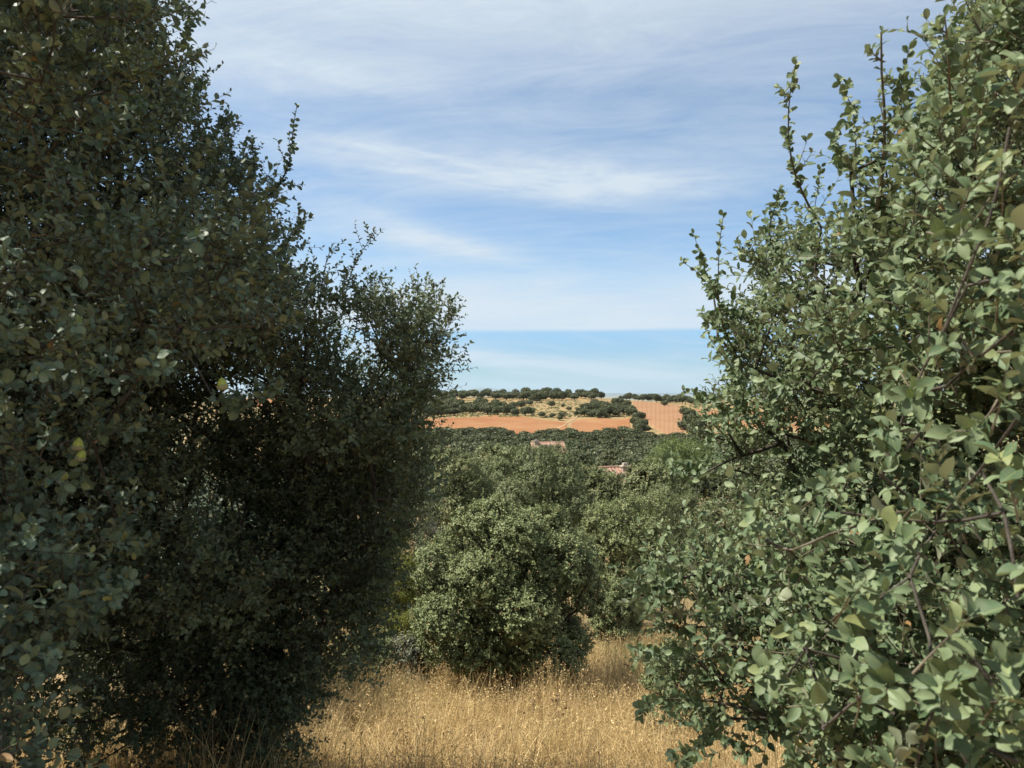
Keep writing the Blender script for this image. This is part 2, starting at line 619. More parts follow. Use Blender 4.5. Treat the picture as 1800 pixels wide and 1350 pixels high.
def _pchip(x, xs, ys):
    h = np.diff(xs)
    dl = np.diff(ys) / h
    m = np.zeros_like(ys)
    w1, w2 = 2 * h[1:] + h[:-1], h[1:] + 2 * h[:-1]
    ok = dl[1:] * dl[:-1] > 0
    with np.errstate(divide='ignore', invalid='ignore'):
        hm = (w1 + w2) / (w1 / dl[:-1] + w2 / dl[1:])
    m[1:-1] = np.where(ok, hm, 0)
    m[0], m[-1] = dl[0], dl[-1]
    x = np.clip(x, xs[0], xs[-1])
    i = np.clip(np.searchsorted(xs, x) - 1, 0, len(xs) - 2)
    t = (x - xs[i]) / h[i]
    return (ys[i] * (1 + 2 * t) * (1 - t) ** 2 + m[i] * h[i] * t * (1 - t) ** 2 + ys[i + 1] * t * t * (3 - 2 * t) + m[i + 1] * h[i] * t * t * (t - 1))


def ground(x, y):
    x = np.asarray(x, float)
    y = np.asarray(y, float)
    z = _pchip(y, GY, GZ)
    far = np.clip((y - 60) / 200, 0, 1)
    back = np.clip((2500 - y) / 1500, 0, 1)
    z = z + far * back * ((vnoise(x / 110 + 3, y / 120, 1) - 0.5) * 3.2 + (vnoise(x / 42, y / 40, 2) - 0.5) * 1.3)
    # the crest dips a little towards the right, as the skyline does
    crest = np.exp(-((y - 640) / 150) ** 2)
    z = z - crest * (np.clip((x - 55) / 60, 0, 1) * 3.2) + crest * np.exp(-((x - 20) / 50) ** 2) * 1.0
    # a shallow dip between the two fields
    z = z - np.exp(-((x - 32) / 14) ** 2 - ((y - 300) / 40) ** 2) * 1.4
    near = 1 - np.clip((y - 15) / 60, 0, 1)
    z = z + near * ((vnoise(x / 2.3, y / 2.1, 4) - 0.5) * 0.22 + (vnoise(x / 0.6, y / 0.6, 5) - 0.5) * 0.05)
    # bank up to the left of the gap where the left oaks stand
    z = z + near * np.clip((-x - 1.2) / 6, 0, 1) * 0.6
    return z


def ray_ground(px, py):
    """where the line of sight through (px, py) meets the far hillside (from 230 m on)"""
    Y = np.linspace(225, 700, 1900)
    X = (px - 900) / FPX * Y
    Z = EYE + (HZ - py) / FPX * Y
    h = ground(X, Y)
    hit = np.nonzero(h >= Z)[0]
    k = hit[0] if len(hit) else int(np.argmin(Z - h))
    return np.array([X[k], Y[k], h[k]])


def mat_ground():
    m, T, out = material("ground")
    tc = T.new('ShaderNodeTexCoord')
    o = tc.outputs['Object']
    big = T.noise(o, 0.035, 5, 0.6)
    mid = T.noise(o, 0.6, 6, 0.65)
    fine = T.noise(o, 14.0, 5, 0.7)
    c = T.mix(T.smooth(mid, 0.3, 0.7), (0.42, 0.30, 0.15), (0.52, 0.39, 0.21))
    c = T.mix(T.smooth(fine, 0.35, 0.75), c, (0.20, 0.125, 0.06))
    s = T.new('ShaderNodeSeparateXYZ')
    T.put(s.inputs[0], o)
    hill = T.smooth(s.outputs[1], 150, 300)
    ch = T.mix(T.smooth(T.noise(o, 0.10, 6, 0.7), 0.40, 0.62), (0.26, 0.178, 0.085), (0.18, 0.138, 0.070))
    ch = T.mix(T.math('MULTIPLY', T.smooth(T.noise(o, 0.35, 5, 0.7, w=3.0), 0.52, 0.66), 0.75), ch, (0.13, 0.125, 0.06))
    c = T.mix(hill, c, ch)
    val = T.smooth(T.math('ABSOLUTE', T.math('SUBTRACT', s.outputs[1], 120)), 130, 90)
    c = T.mix(T.math('MULTIPLY', val, 0.75), c, (0.10, 0.085, 0.045))
    plain = T.smooth(s.outputs[1], 900, 2500)
    c = T.mix(plain, c, T.mix(T.smooth(T.noise(o, 0.0012, 5, 0.7), 0.4, 0.6), (0.09, 0.10, 0.06), (0.22, 0.19, 0.11)))
    bs = T.new('ShaderNodeBsdfPrincipled')
    T.put(bs.inputs['Base Color'], c)
    bs.inputs['Roughness'].default_value = 0.95
    bs.inputs['Specular IOR Level'].default_value = 0.1
    b = T.new('ShaderNodeBump')
    b.inputs['Strength'].default_value = 0.5
    b.inputs['Distance'].default_value = 0.05
    T.put(b.inputs['Height'], fine)
    T.l.new(b.outputs[0], bs.inputs['Normal'])
    T.l.new(bs.outputs[0], out.inputs[0])
    return m


def grid_obj(name, X, Y, Z, mat, **tags):
    r, c = X.shape
    v = np.stack([X, Y, Z], -1).reshape(-1, 3)
    i = np.arange(r - 1)[:, None] * c + np.arange(c - 1)[None]
    f = np.stack([i, i + 1, i + c + 1, i + c], -1).reshape(-1, 4)
    uv = np.stack(np.broadcast_arrays(np.linspace(0, 1, c)[None], np.linspace(0, 1, r)[:, None]), -1).reshape(-1, 2)
    g = Geo()
    g.add(v, f, uv)
    return g.build(name, mat, **tags)


def sp(n, R, k):
    t = np.linspace(-1, 1, n)
    return np.sinh(t * k) / math.sinh(k) * R


xs = sp(421, 50000, 10.2)
ys = np.concatenate([-sp(121, 3900, 7.5)[60:][::-1][:-1], np.concatenate([np.linspace(0, 60, 121)[:-1], np.linspace(60, 760, 241)[:-1], np.geomspace(760, 59000, 60)])])
GX, GYY = np.meshgrid(xs, ys)
grid_obj("ground", GX, GYY, ground(GX, GYY), mat_ground(), kind='structure', label='dry sloping ground that falls to a valley and climbs to the far hill')

# far blue mountains on the horizon
def mountains():
    g = Geo()
    n = 260
    a = np.linspace(-1.1, 1.1, n)
    prof = (0.05 + 0.9 * np.exp(-((a + 0.030) / 0.030) ** 2) + 0.35 * np.exp(-((a + 0.45) / 0.1) ** 2) + 0.3 * np.exp(-((a - 0.6) / 0.15) ** 2))
    h = 330 * prof * (0.65 + 0.7 * vnoise(a * 60, a * 0 + 2, 3)) + 30 * vnoise(a * 170, a * 0, 4) - 60
    rows = []
    for t, D in ((0, 30000), (0.35, 31200), (0.75, 32300), (1.0, 33500), (0.5, 35500), (0, 38000)):
        rows.append(np.stack([np.sin(a) * D, np.cos(a) * D, -150 + (h + 150) * t * (1 + 0.12 * (vnoise(a * 90, a * 0 + t * 9, 6) - 0.5))], -1))
    V = np.stack(rows)
    r, c, _ = V.shape
    i = np.arange(r - 1)[:, None] * c + np.arange(c - 1)[None]
    f = np.stack([i, i + 1, i + c + 1, i + c], -1).reshape(-1, 4)
    g.add(V, f)
    g.build("mountains", mat_plain("mountain_slope", (0.07, 0.08, 0.06), (0.13, 0.13, 0.10), 0.0004), kind='structure', label='faint blue mountains on the horizon beyond the hill')


mountains()


# ---------------------------------------------------------------- fields on the far hill
def mat_field(name, c1, c2, c3, rows, along, amp, scale=0.05):
    m, T, out = material(name)
    tc = T.new('ShaderNodeTexCoord')
    uv = T.new('ShaderNodeUVMap')
    s = T.new('ShaderNodeSeparateXYZ')
    T.put(s.inputs[0], uv.outputs[0])
    k = s.outputs[0] if along else s.outputs[1]
    wob = T.noise(tc.outputs['Object'], 0.06, 3, 0.5)
    ph = T.math('ADD', T.math('MULTIPLY', k, rows * 6.2832), T.math('MULTIPLY', wob, 1.6))
    fur = T.math('ADD', T.math('MULTIPLY', T.math('SINE', ph), 0.5), 0.5)
    n = T.noise(tc.outputs['Object'], scale, 6, 0.65)
    c = T.mix(T.smooth(n, 0.35, 0.65), c1, c2)
    c = T.mix(T.math('MULTIPLY', T.smooth(T.noise(tc.outputs['Object'], 0.11, 6, 0.7, w=4.0), 0.45, 0.7), 0.55), c, (0.30, 0.20, 0.10))
    c = T.mix(T.math('MULTIPLY', fur, amp), c, c3)
    c = T.mix(T.math('MULTIPLY', T.noise(tc.outputs['Object'], 1.3, 3, 0.6), 0.35), c, c3)
    bs = T.new('ShaderNodeBsdfPrincipled')
    T.put(bs.inputs['Base Color'], c)
    bs.inputs['Roughness'].default_value = 0.95
    bs.inputs['Specular IOR Level'].default_value = 0.05
    T.l.new(bs.outputs[0], out.inputs[0])
    return m


def field(name, cols, mat, label, off=0.22, nu=90, nv=24):
    """cols: (px, py_back, py_front) along the field, mapped on to the hillside"""
    px = np.array([c[0] for c in cols], float)
    u = np.linspace(0, 1, nu)
    PX = px[0] + (px[-1] - px[0]) * u
    PB = np.interp(PX, px, [c[1] for c in cols]) + 3.0 * (vnoise(PX / 28, 0 * PX, 31) - 0.5) + 1.0 * (vnoise(PX / 7, 0 * PX, 32) - 0.5)
    PF = np.interp(PX, px, [c[2] for c in cols]) + 0.5 * np.sin(u * 31)
    A = np.array([ray_ground(a, b) for a, b in zip(PX, PF)])
    B = np.array([ray_ground(a, b) for a, b in zip(PX, PB)])
    t = np.linspace(0, 1, nv)[:, None, None]
    V = A[None] * (1 - t) + B[None] * t
    Z = ground(V[..., 0], V[..., 1]) + off
    # skirt pressed into the hillside so that the sheet has no floating edge
    Z[0] -= off + 0.3
    Z[-1] -= off + 0.3
    Z[:, 0] -= off + 0.3
    Z[:, -1] -= off + 0.3
    return grid_obj(name, V[..., 0], V[..., 1], Z, mat, kind='structure', label=label)


M_F1 = mat_field("ploughed_earth", (0.225, 0.100, 0.045), (0.270, 0.145, 0.073), (0.165, 0.078, 0.037), 26, False, 0.25, 0.03)
M_F2 = mat_field("furrowed_earth", (0.235, 0.128, 0.068), (0.270, 0.158, 0.090), (0.165, 0.088, 0.048), 13, True, 0.38)
field("ploughed_field", [(560, 738, 752), (700, 738, 756), (760, 736, 757), (800, 735, 760), (850, 731, 764), (900, 731, 768), (940, 736, 769), (975, 740, 766), (1000, 744, 752)], M_F1,
      "long red ploughed field with a curved back edge, left of the dirt track")
field("ploughed_field", [(1003, 745, 766), (1020, 737, 764), (1050, 734, 762), (1080, 737, 760), (1108, 733, 757)], M_F1,
      "smaller red ploughed field between the dirt track and the oak hedge")
field("ploughed_field", [(1112, 704, 720), (1125, 705, 735), (1150, 708, 755), (1180, 711, 768), (1200, 713, 762), (1214, 720, 745)], M_F2,
      "orange field with straight furrows running uphill at the right", nu=70, nv=50)
field("ploughed_field", [(1190, 715, 722), (1240, 720, 730), (1300, 724, 752), (1420, 730, 755)], M_F1,
      "red strip of tilled earth behind the right oak")
field("ploughed_field", [(380, 690, 716), (430, 691, 715), (500, 693, 712)], M_F1,
      "patch of red earth glimpsed through the left oak branches")
M_TRACK = mat_plain("track_dust", (0.33, 0.20, 0.12), (0.38, 0.26, 0.165), 0.3)
field("path", [(935, 765, 770), (960, 759, 763), (985, 750, 753.5), (1000, 742, 744.5), (1010, 736, 738), (1020, 729, 731)], M_TRACK,
      "pale dirt track curving between the two red fields", off=0.34, nu=50, nv=4)


# ---------------------------------------------------------------- crown makers
def ell_points(rng, c, r, n, shell=0.35, squash=0.0):
    """points in an ellipsoid, biased to its skin"""
    d = randdir(rng, n)
    k = shell + (1 - shell) * rng.random(n) ** 0.45
    return np.array(c) + d * np.array(r) * k[:, None], d


def crown_clumps(gl, gt, centres, out_c, rng, ns, length, K, L, lod, r0=0.002, up=0.25, core=0.25, outw=0.6, upw=0.35, rndw=0.75, wr=0.3, sides=3, first=0.15, cn=None, nb=0.55):
    """every clump centre sends out ns leafy shoots"""
    centres = np.asarray(centres, float)
    n = len(centres)
    c = np.repeat(centres, ns, 0)
    oc = nrm(c - np.asarray(out_c))
    d = nrm(oc * outw + randdir(rng, n * ns) * rndw + np.array([0, 0, upw]))
    s = c + randdir(rng, n * ns) * (core * length)
    ln = length * rng.uniform(0.55, 1.25, n * ns)
    shoots(gl, gt, s, d, ln, K, L, rng, lod, r0, up, first, wr, sides, outn=None if cn is None else np.repeat(cn, ns, 0) + randdir(rng, n * ns) * 0.25, nb=nb)


def keep_in(poly, p, rad, f=0.8):
    px, py = proj(p)
    r = rad * FPX / np.maximum(p[:, 1], 0.1) * f
    ok = inside(poly, px, py)
    for dx, dy in ((1, 0), (-1, 0), (0, 1), (0, -1)):
        ok &= inside(poly, px + dx * r, py + dy * r)
    return ok


def poisson(p, dmin):
    """drop points that crowd each other"""
    keep = []
    K = np.empty((len(p), 3))
    m = 0
    for i, q in enumerate(p):
        if m == 0 or np.min(np.sum((K[:m] - q) ** 2, 1)) > dmin * dmin:
            K[m] = q
            m += 1
            keep.append(i)
    return np.array(keep, int)


def long_shoot(name, parent, base, tip, rng, L, mat, twigmat, nside=8, r=0.004, lod=0, sidelen=0.16, K=9, bow=0.10, dens=1.0, label=None, topK=14):
    """an upright leafy shoot standing clear of the crown, a part of its tree"""
    base, tip = np.asarray(base, float), np.asarray(tip, float)
    ln = np.linalg.norm(tip - base)
    n = 9
    t = np.linspace(0, 1, n)
    off = randdir(rng, 1)[0] * bow * ln
    wig = np.cumsum(rng.normal(0, 0.013, (n, 3)), 0) * ln
    pts = base + (tip - base) * t[:, None] + off * np.sin(np.pi * t)[:, None] + wig * t[:, None] * 0.6
    gl, gt = Geo(), Geo()
    tubes(gt, pts[None], (r * (1 - 0.72 * t))[None], 5)
    # leaves set along the stem
    m = int(max(6, ln / (L * 0.36)) * dens)
    tt = np.sort(rng.uniform(0.08, 1.0, m))
    tt[-4:] = [0.96, 0.98, 0.99, 1.0]
    tt = np.clip(tt, 0, 1)
    p = np.stack([np.interp(tt, t, pts[:, k]) for k in range(3)], -1)
    ax = nrm(tip - base)
    rf = nrm(np.cross(ax, [0.3, 0.9, 0.1]))
    bi = np.cross(ax, rf)
    ang = np.arange(m) * 2.4 + rng.normal(0, 0.4, m)
    rd = rf * np.cos(ang)[:, None] + bi * np.sin(ang)[:, None]
    ld = nrm(ax * 0.55 + rd * 0.85 + rng.normal(0, 0.2, (m, 3)))
    lnm = nrm(ax + rng.normal(0, 0.35, (m, 3)))
    taper = 1.1 - 0.45 * tt
    leaves(gl, p, ld, lnm, L * taper * rng.uniform(0.7, 1.15, m), rng, lod)
    # side twigs
    if nside:
        ts = np.sort(rng.uniform(0.08, 0.93, nside))
        p = np.stack([np.interp(ts, t, pts[:, k]) for k in range(3)], -1)
        ang = rng.uniform(0, 6.28, nside)
        rd = rf * np.cos(ang)[:, None] + bi * np.sin(ang)[:, None]
        sd = nrm(ax * 0.75 + rd * 0.75)
        shoots(gl, gt, p, sd, sidelen * (1.15 - 0.8 * ts) * rng.uniform(0.6, 1.3, nside), K, L * 0.8, rng, lod, r * 0.42, up=0.3)
    o = gt.build(name, twigmat, parent)
    if label:
        o['label'] = label
    gl.build('leaves', mat, o)
    o_l = o.children[0]
    o_l.data.transform(__import__('mathutils').Matrix.Translation(o.location - parent.location if False else Vector((0, 0, 0)) - parent.location))
    return o


def acorn(parent, p, axis, L, rng):
    g = Geo()
    ax = nrm(axis)
    t = np.array([0.0, 0.06, 0.2, 0.4, 0.62, 0.8, 0.93, 1.0])
    r = np.array([0.28, 0.36, 0.42, 0.44, 0.40, 0.29, 0.14, 0.02]) * L * 0.95
    pts = (np.asarray(p) + ax * (t[:, None] * L))[None]
    tubes(g, pts, r[None], 14)
    o = g.build('acorn', M_ACORN, parent)
    g2 = Geo()
    t = np.array([-0.08, -0.05, 0.05, 0.18, 0.30, 0.31])
    r = np.array([0.04, 0.30, 0.44, 0.50, 0.50, 0.42]) * L
    tubes(g2, (np.asarray(p) + ax * (t[:, None] * L))[None], r[None], 14)
    c = g2.build('cup', M_CUP, o)
    c.data.transform(__import__('mathutils').Matrix.Translation(-parent.location))
    return o


# ================================================================ right near oak
def right_oak():
    rng = np.random.default_rng(21)
    base = np.array([1.95, 2.75, 0.0])
    base[2] = ground(base[0], base[1])
    root = empty('holm_oak', base, label='sunlit holm oak with large sage leaves filling the right side, closest to the viewer', cat='tree')
    poly = [(1700, -1500), (1690, 60), (1650, 150), (1600, 240), (1570, 330), (1490, 410), (1400, 420), (1335, 440), (1290, 500), (1262, 570), (1285, 640),
            (1225, 690), (1215, 760), (1175, 800), (1150, 870), (1175, 950), (1120, 1000), (1085, 1030), (1105, 1095), (1175, 1120), (1150, 1170), (1120, 1230), (1130, 1285),
            (1215, 1300), (1260, 1345), (1330, 1400), (1400, 1600), (1500, 2400), (9000, 2400), (9000, -1500)]
    vols = [((1.95, 2.7, 1.75), (1.25, 1.15, 1.9), 5200, 0.45), ((1.15, 1.95, 1.0), (0.55, 0.5, 0.9), 800, 0.2), ((1.25, 1.6, 1.9), (0.45, 0.45, 0.9), 500, 0.2),
            ((0.80, 2.25, 0.85), (0.45, 0.4, 0.55), 500, 0.2), ((1.0, 1.45, 0.75), (0.30, 0.30, 0.40), 400, 0.2), ((0.92, 1.42, 1.4), (0.34, 0.26, 0.75), 900, 0.2), ((0.78, 1.5, 1.15), (0.22, 0.2, 0.3), 250, 0.2), ((0.75, 2.2, 0.45), (0.4, 0.35, 0.35), 400, 0.2)]
    C = []
    for c, r, n, sh in vols:
        p, _ = ell_points(rng, c, r, n, sh)
        C.append(p)
    C = np.concatenate(C)
    C = C[rng.permutation(len(C))]
    C = C[(C[:, 2] > ground(C[:, 0], C[:, 1]) + 0.35) & (np.hypot(C[:, 0], C[:, 1]) > 1.12)]
    C = C[keep_in(poly, C, 0.10)]
    C = C[poisson(C, 0.145)]
    # leave ragged hollows so that sky and shade show between the clumps
    hol = vnoise(C[:, 0] * 2.6 + C[:, 2] * 1.1, C[:, 2] * 2.6 - C[:, 1] * 1.3, 11)
    rec = vnoise(C[:, 0] * 3.3 + 7, C[:, 2] * 3.3 + C[:, 1] * 0.8, 61)
    C = C[hol > 0.17]
    rec = rec[hol > 0.17]
    mv = (rec < 0.38) & (np.hypot(C[:, 0] - 2.0, C[:, 1] - 2.8) > 0.75)
    C[mv] = C[mv] + (np.array([2.0, 2.8, 0]) - C[mv]) * np.array([0.30, 0.30, 0])
    print('right oak clumps', len(C))
    gl, gt, gb = Geo(), Geo(), Geo()
    top = np.array([1.95, 2.72, 1.3])
    mid = np.array([1.98, 2.78, 0.35])
    ROS = ((1700, 1090, .86), (1640, 1180, .92), (1665, 1235, .88), (1765, 1180, .84), (1560, 1052, 1.0), (1505, 1020, 1.02), (1765, 830, .9), (1725, 760, .95), (1780, 500, .95), (1700, 420, 1.05), (1650, 520, 1.1),
                      (1600, 1300, .95), (1700, 1310, .9), (1785, 1290, .85), (1790, 980, .85), (1500, 1180, 1.1), (1430, 1240, 1.15), (1560, 1210, 1.0), (1330, 905, 1.3), (1470, 850, 1.25), (1610, 700, 1.15), (1790, 660, .95), (1740, 300, 1.05), (1640, 860, 1.1), (1780, 130, 1.05),
                      (1400, 1100, 1.25), (1350, 1180, 1.3), (1590, 960, 1.05), (1660, 610, 1.1), (1540, 780, 1.2), (1770, 400, 1.0))
    SHO = ((1530, 430, 1502, 58, 1.7, 18, 0.14, 0.0075), (1445, 400, 1408, 88, 1.9, 11, 0.12, 0.0042),
                                         (1500, 330, 1470, 130, 1.8, 6, 0.10, 0.003), (1385, 470, 1372, 322, 2.1, 9, 0.11, 0.004), (1305, 640, 1283, 385, 2.2, 7, 0.09, 0.0038),
                                         (1262, 590, 1202, 450, 2.2, 6, 0.09, 0.0028), (1255, 520, 1222, 408, 2.25, 5, 0.08, 0.0024), (1665, 260, 1664, 30, 1.3, 10, 0.09, 0.0045),
                                         (1625, 240, 1612, 75, 1.6, 7, 0.09, 0.003), (1700, 210, 1698, 30, 1.7, 6, 0.09, 0.003), (1775, 120, 1755, -60, 1.2, 8, 0.09, 0.004),
                                         (1560, 300, 1545, 205, 1.9, 6, 0.08, 0.003), (1450, 470, 1435, 300, 2.3, 6, 0.09, 0.003),
                                         (1330, 560, 1232, 568, 2.2, 4, 0.08, 0.0028), (1300, 730, 1240, 600, 2.1, 5, 0.08, 0.0028), (1280, 760, 1205, 690, 2.1, 6, 0.08, 0.0028),
                                         (1180, 1040, 1068, 985, 1.9, 6, 0.08, 0.0028), (1215, 1150, 1108, 1145, 1.8, 6, 0.08, 0.003), (1250, 1230, 1128, 1265, 1.7, 7, 0.08, 0.003),
                                         (1280, 1260, 1195, 1335, 1.6, 7, 0.08, 0.003), (1240, 830, 1160, 800, 2.1, 6, 0.08, 0.0028), (1480, 1230, 1380, 1330, 1.3, 7, 0.08, 0.003),
                                         (1500, 300, 1490, 200, 1.7, 5, 0.07, 0.003))
    E0 = np.array([0, 0, EYE])
    J = np.array([P(a_, b_, c_) - nrm(np.array([-0.35, -0.55, 0.55])) * 0.09 for a_, b_, c_ in ROS] + [E0 + (P(q[0], q[1], q[4]) - E0) * 1.2 for q in SHO])
    skeleton(gb, [[base - np.array([0, 0, 0.1]), mid, top]], np.concatenate([C, J]), rng, 0.0034, 0.44, 0.16, rmax=0.085)
    crown_clumps(gl, gt, C, (2.05, 2.9, 1.0), rng, 12, 0.16, 12, 0.0315, 0, r0=0.0019, outw=0.45, upw=0.40, wr=0.255)
    # rosettes: the flat whorls at the shoot ends nearest the viewer
    near = C[np.hypot(C[:, 0], C[:, 1]) < 1.9]
    q = near[rng.integers(0, len(near), 110)] + randdir(rng, 110) * 0.08
    shoots(gl, gt, q, nrm(-q * np.array([0.8, 0.8, 0]) + np.array([-0.4, 0, 0.9]) + randdir(rng, 110) * 0.6), 0.11, 8, 0.040, rng, 0, 0.0022, first=0.62, wr=0.31)
    for px, py, Y in ROS:
        q = P(px, py, Y)
        out = nrm(np.array([-0.35, -0.55, 0.55]) + rng.normal(0, 0.35, 3))
        for j in range(2):
            o2 = nrm(out + rng.normal(0, 0.35, 3))
            s0 = q - o2 * 0.09 + rng.normal(0, 0.008, 3)
            shoots(gl, gt, s0[None], o2[None], np.array([0.10]), 9, 0.033, rng, 0, 0.0020, 0.05, 0.40, 0.27, spread=1.25)
    gb.build('trunk', M_BARK, root)
    gt.build('twigs', M_TWIG, root, label='pale grey young twigs')
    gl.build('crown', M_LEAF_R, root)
    # tall shoots against the sky: (base px,py, tip px,py, Y, side twigs, length, radius)
    for bx, by, tx, ty, Y, ns, sl, r in SHO:
        long_shoot('shoot', root, np.array([0, 0, EYE]) + (P(bx, by, Y) - np.array([0, 0, EYE])) * 1.2, P(tx, ty, Y - 0.05), rng, 0.030, M_LEAF_R, M_TWIG, max(3, int(ns * 0.75)), r, 0, sl * 0.85, 8)
    # the bare pale branch lying across the lower crown
    g = Geo()
    pt = np.array([P(1640, 880, 2.2), P(1500, 925, 1.48), P(1455, 940, 1.33), P(1425, 953, 1.27), P(1392, 966, 1.27), P(1350, 960, 1.34), P(1310, 955, 1.46)])
    tubes(g, pt[None], np.array([[0.0034, 0.003, 0.0026, 0.0022, 0.002, 0.0014, 0.001]]), 6)
    g.build('branch', M_TWIG, root, label='bare pale branch lying across the lower leaves')
    return root


# ================================================================ left near oak and its neighbour
def left_oaks():
    rng = np.random.default_rng(5)
    base = np.array([-2.75, 3.3, 0.0])
    base[2] = ground(base[0], base[1])
    root = empty('holm_oak', base, label='tall shaded holm oak at the left edge, acorns hanging from its boughs', cat='tree')
    poly = [(250, -2500), (300, 60), (330, 150), (352, 200), (372, 260), (430, 290), (455, 340), (490, 420), (520, 490), (515, 560), (500, 620), (440, 655), (380, 660),
            (300, 700), (230, 800), (330, 900), (260, 960), (220, 1020), (230, 1100), (190, 1200), (120, 1290), (150, 1400), (200, 2500), (-9000, 2500), (-9000, -2500)]
    vols = [((-3.0, 3.0, 2.8), (2.1, 1.75, 2.6), 13000, 0.4), ((-1.75, 3.2, 2.0), (0.9, 0.8, 0.9), 1300, 0.25), ((-2.3, 2.8, 1.1), (0.9, 0.8, 1.1), 1500, 0.3), ((-1.75, 3.6, 3.2), (1.1, 0.8, 1.2), 1600, 0.3)]
    C = np.concatenate([ell_points(rng, c, r, n, sh)[0] for c, r, n, sh in vols])
    C = C[rng.permutation(len(C))]
    C = C[(C[:, 2] > ground(C[:, 0], C[:, 1]) + 0.3) & (np.hypot(C[:, 0], C[:, 1]) > 1.9) & (C[:, 2] < 3.55 + (-1.5 - C[:, 0]) * 1.1)]
    C = C[keep_in(poly, C, 0.12)]
    C = C[poisson(C, 0.175)]
    hol = vnoise(C[:, 0] * 1.9 + C[:, 2] * 0.9, C[:, 2] * 1.9 - C[:, 1] * 1.1, 17)
    rec = vnoise(C[:, 0] * 2.4 + 7, C[:, 2] * 2.4 + C[:, 1] * 0.8, 62)
    C = C[hol > 0.10]
    rec = rec[hol > 0.10]
    C[:, :2] *= (1 + 0.35 * ((rec < 0.42) & (C[:, 1] < 3.1)))[:, None]
    C[:, 2] = np.maximum(C[:, 2], ground(C[:, 0], C[:, 1]) + 0.3)
    # boughs that reach towards the viewer
    V2 = [((-0.88, 1.30, 0.80), (0.24, 0.30, 0.42), 200), ((-0.93, 1.45, 2.40), (0.30, 0.35, 0.28), 220), ((-1.0, 1.55, 1.5), (0.26, 0.35, 0.45), 120), ((-0.72, 1.75, 1.83), (0.22, 0.25, 0.20), 140),
          ((-0.97, 1.38, 1.15), (0.2, 0.25, 0.3), 80)]
    N = np.concatenate([ell_points(rng, c, r, n, 0.1)[0] for c, r, n in V2])
    N = N[keep_in(poly, N, 0.08)]
    N = N[rng.permutation(len(N))]
    N = N[poisson(N, 0.12)]
    print('left oak clumps', len(C), len(N))
    gl, gt, gb = Geo(), Geo(), Geo()
    top = np.array([-2.75, 3.35, 1.6])
    SHO = ((445, 355, 525, 200, 3.0, 10, 0.14, 0.005), (420, 330, 388, 190, 3.3, 7, 0.13, 0.004), (430, 330, 447, 232, 3.0, 8, 0.12, 0.004),
                                         (480, 450, 531, 385, 2.6, 8, 0.11, 0.004), (340, 200, 335, 140, 3.6, 6, 0.12, 0.003), (470, 480, 550, 420, 3.2, 6, 0.12, 0.003),
                                         (300, 90, 318, 20, 2.6, 5, 0.1, 0.003), (350, 260, 400, 215, 3.2, 6, 0.12, 0.003), (290, 400, 395, 640, 1.85, 12, 0.10, 0.005),
                                         (300, 560, 490, 475, 1.9, 9, 0.10, 0.004), (370, 690, 498, 662, 1.8, 7, 0.09, 0.003), (120, 1060, 225, 1005, 1.4, 6, 0.07, 0.003), (120, 1120, 220, 1075, 1.35, 6, 0.07, 0.003))
    E0 = np.array([0, 0, EYE])
    J = np.array([E0 + (P(q[0], q[1], q[4]) - E0) * 1.2 for q in SHO])
    skeleton(gb, [[base - np.array([0, 0, 0.1]), np.array([-2.8, 3.3, 0.4]), top]], np.concatenate([C, N, J]), rng, 0.0034, 0.44, 0.2, rmax=0.11)
    crown_clumps(gl, gt, C, (-3.1, 3.9, 1.6), rng, 11, 0.22, 14, 0.0275, 1, r0=0.0019, outw=0.45, upw=0.3)
    crown_clumps(gl, gt, N, (-1.6, 2.4, 1.2), rng, 10, 0.13, 12, 0.0245, 0, r0=0.0018, outw=0.5, upw=0.25)
    gb.build('trunk', M_BARK, root)
    gt.build('twigs', M_TWIG_D, root)
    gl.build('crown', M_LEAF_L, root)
    for bx, by, tx, ty, Y, ns, sl, r in SHO:
        long_shoot('shoot', root, np.array([0, 0, EYE]) + (P(bx, by, Y) - np.array([0, 0, EYE])) * 1.2, P(tx, ty, Y - 0.05), rng, 0.030, M_LEAF_L, M_TWIG_D, ns, r, 0, sl, 8)
    acorn(root, P(392, 684, 1.62), (-0.15, 0, 1.0), 0.026, rng)
    acorn(root, P(137, 790, 1.5), (0.1, 0, 1.0), 0.024, rng)
    acorn(root, P(141, 808, 1.5), (0.3, 0, 0.9), 0.021, rng)

    # second oak, further down the slope
    rng = np.random.default_rng(6)
    base = np.array([-1.6, 4.7, 0.0])
    base[2] = ground(base[0], base[1])
    root = empty('holm_oak', base, label='dark rounded holm oak left of the gap, pale sunlit shoots along its top', cat='tree')
    poly = [(150, 300), (420, 440), (470, 500), (560, 480), (640, 495), (680, 545), (735, 510), (790, 575), (800, 640), (770, 700), (760, 790), (765, 850), (735, 930), (700, 985), (690, 1060), (695, 1130),
            (660, 1170), (600, 1215), (565, 1300), (520, 1400), (400, 1700), (-200, 1700), (-200, 300)]
    vols = [((-1.62, 4.25, 0.75), (1.42, 0.9, 1.85), 11000, 0.45), ((-0.95, 4.4, 1.4), (0.8, 0.6, 0.9), 2000, 0.3), ((-1.2, 4.3, 0.0), (0.8, 0.7, 0.8), 2000, 0.3)]
    C = np.concatenate([ell_points(rng, c, r, n, sh)[0] for c, r, n, sh in vols])
    C = C[rng.permutation(len(C))]
    C = C[(C[:, 2] > ground(C[:, 0], C[:, 1]) + 0.15)]
    C = C[keep_in(poly, C, 0.13)]
    C = C[poisson(C, 0.165)]
    px, py = proj(C)
    hol = vnoise(C[:, 0] * 1.8 + C[:, 2] * 0.9, C[:, 2] * 1.8 - C[:, 1] * 1.1, 23)
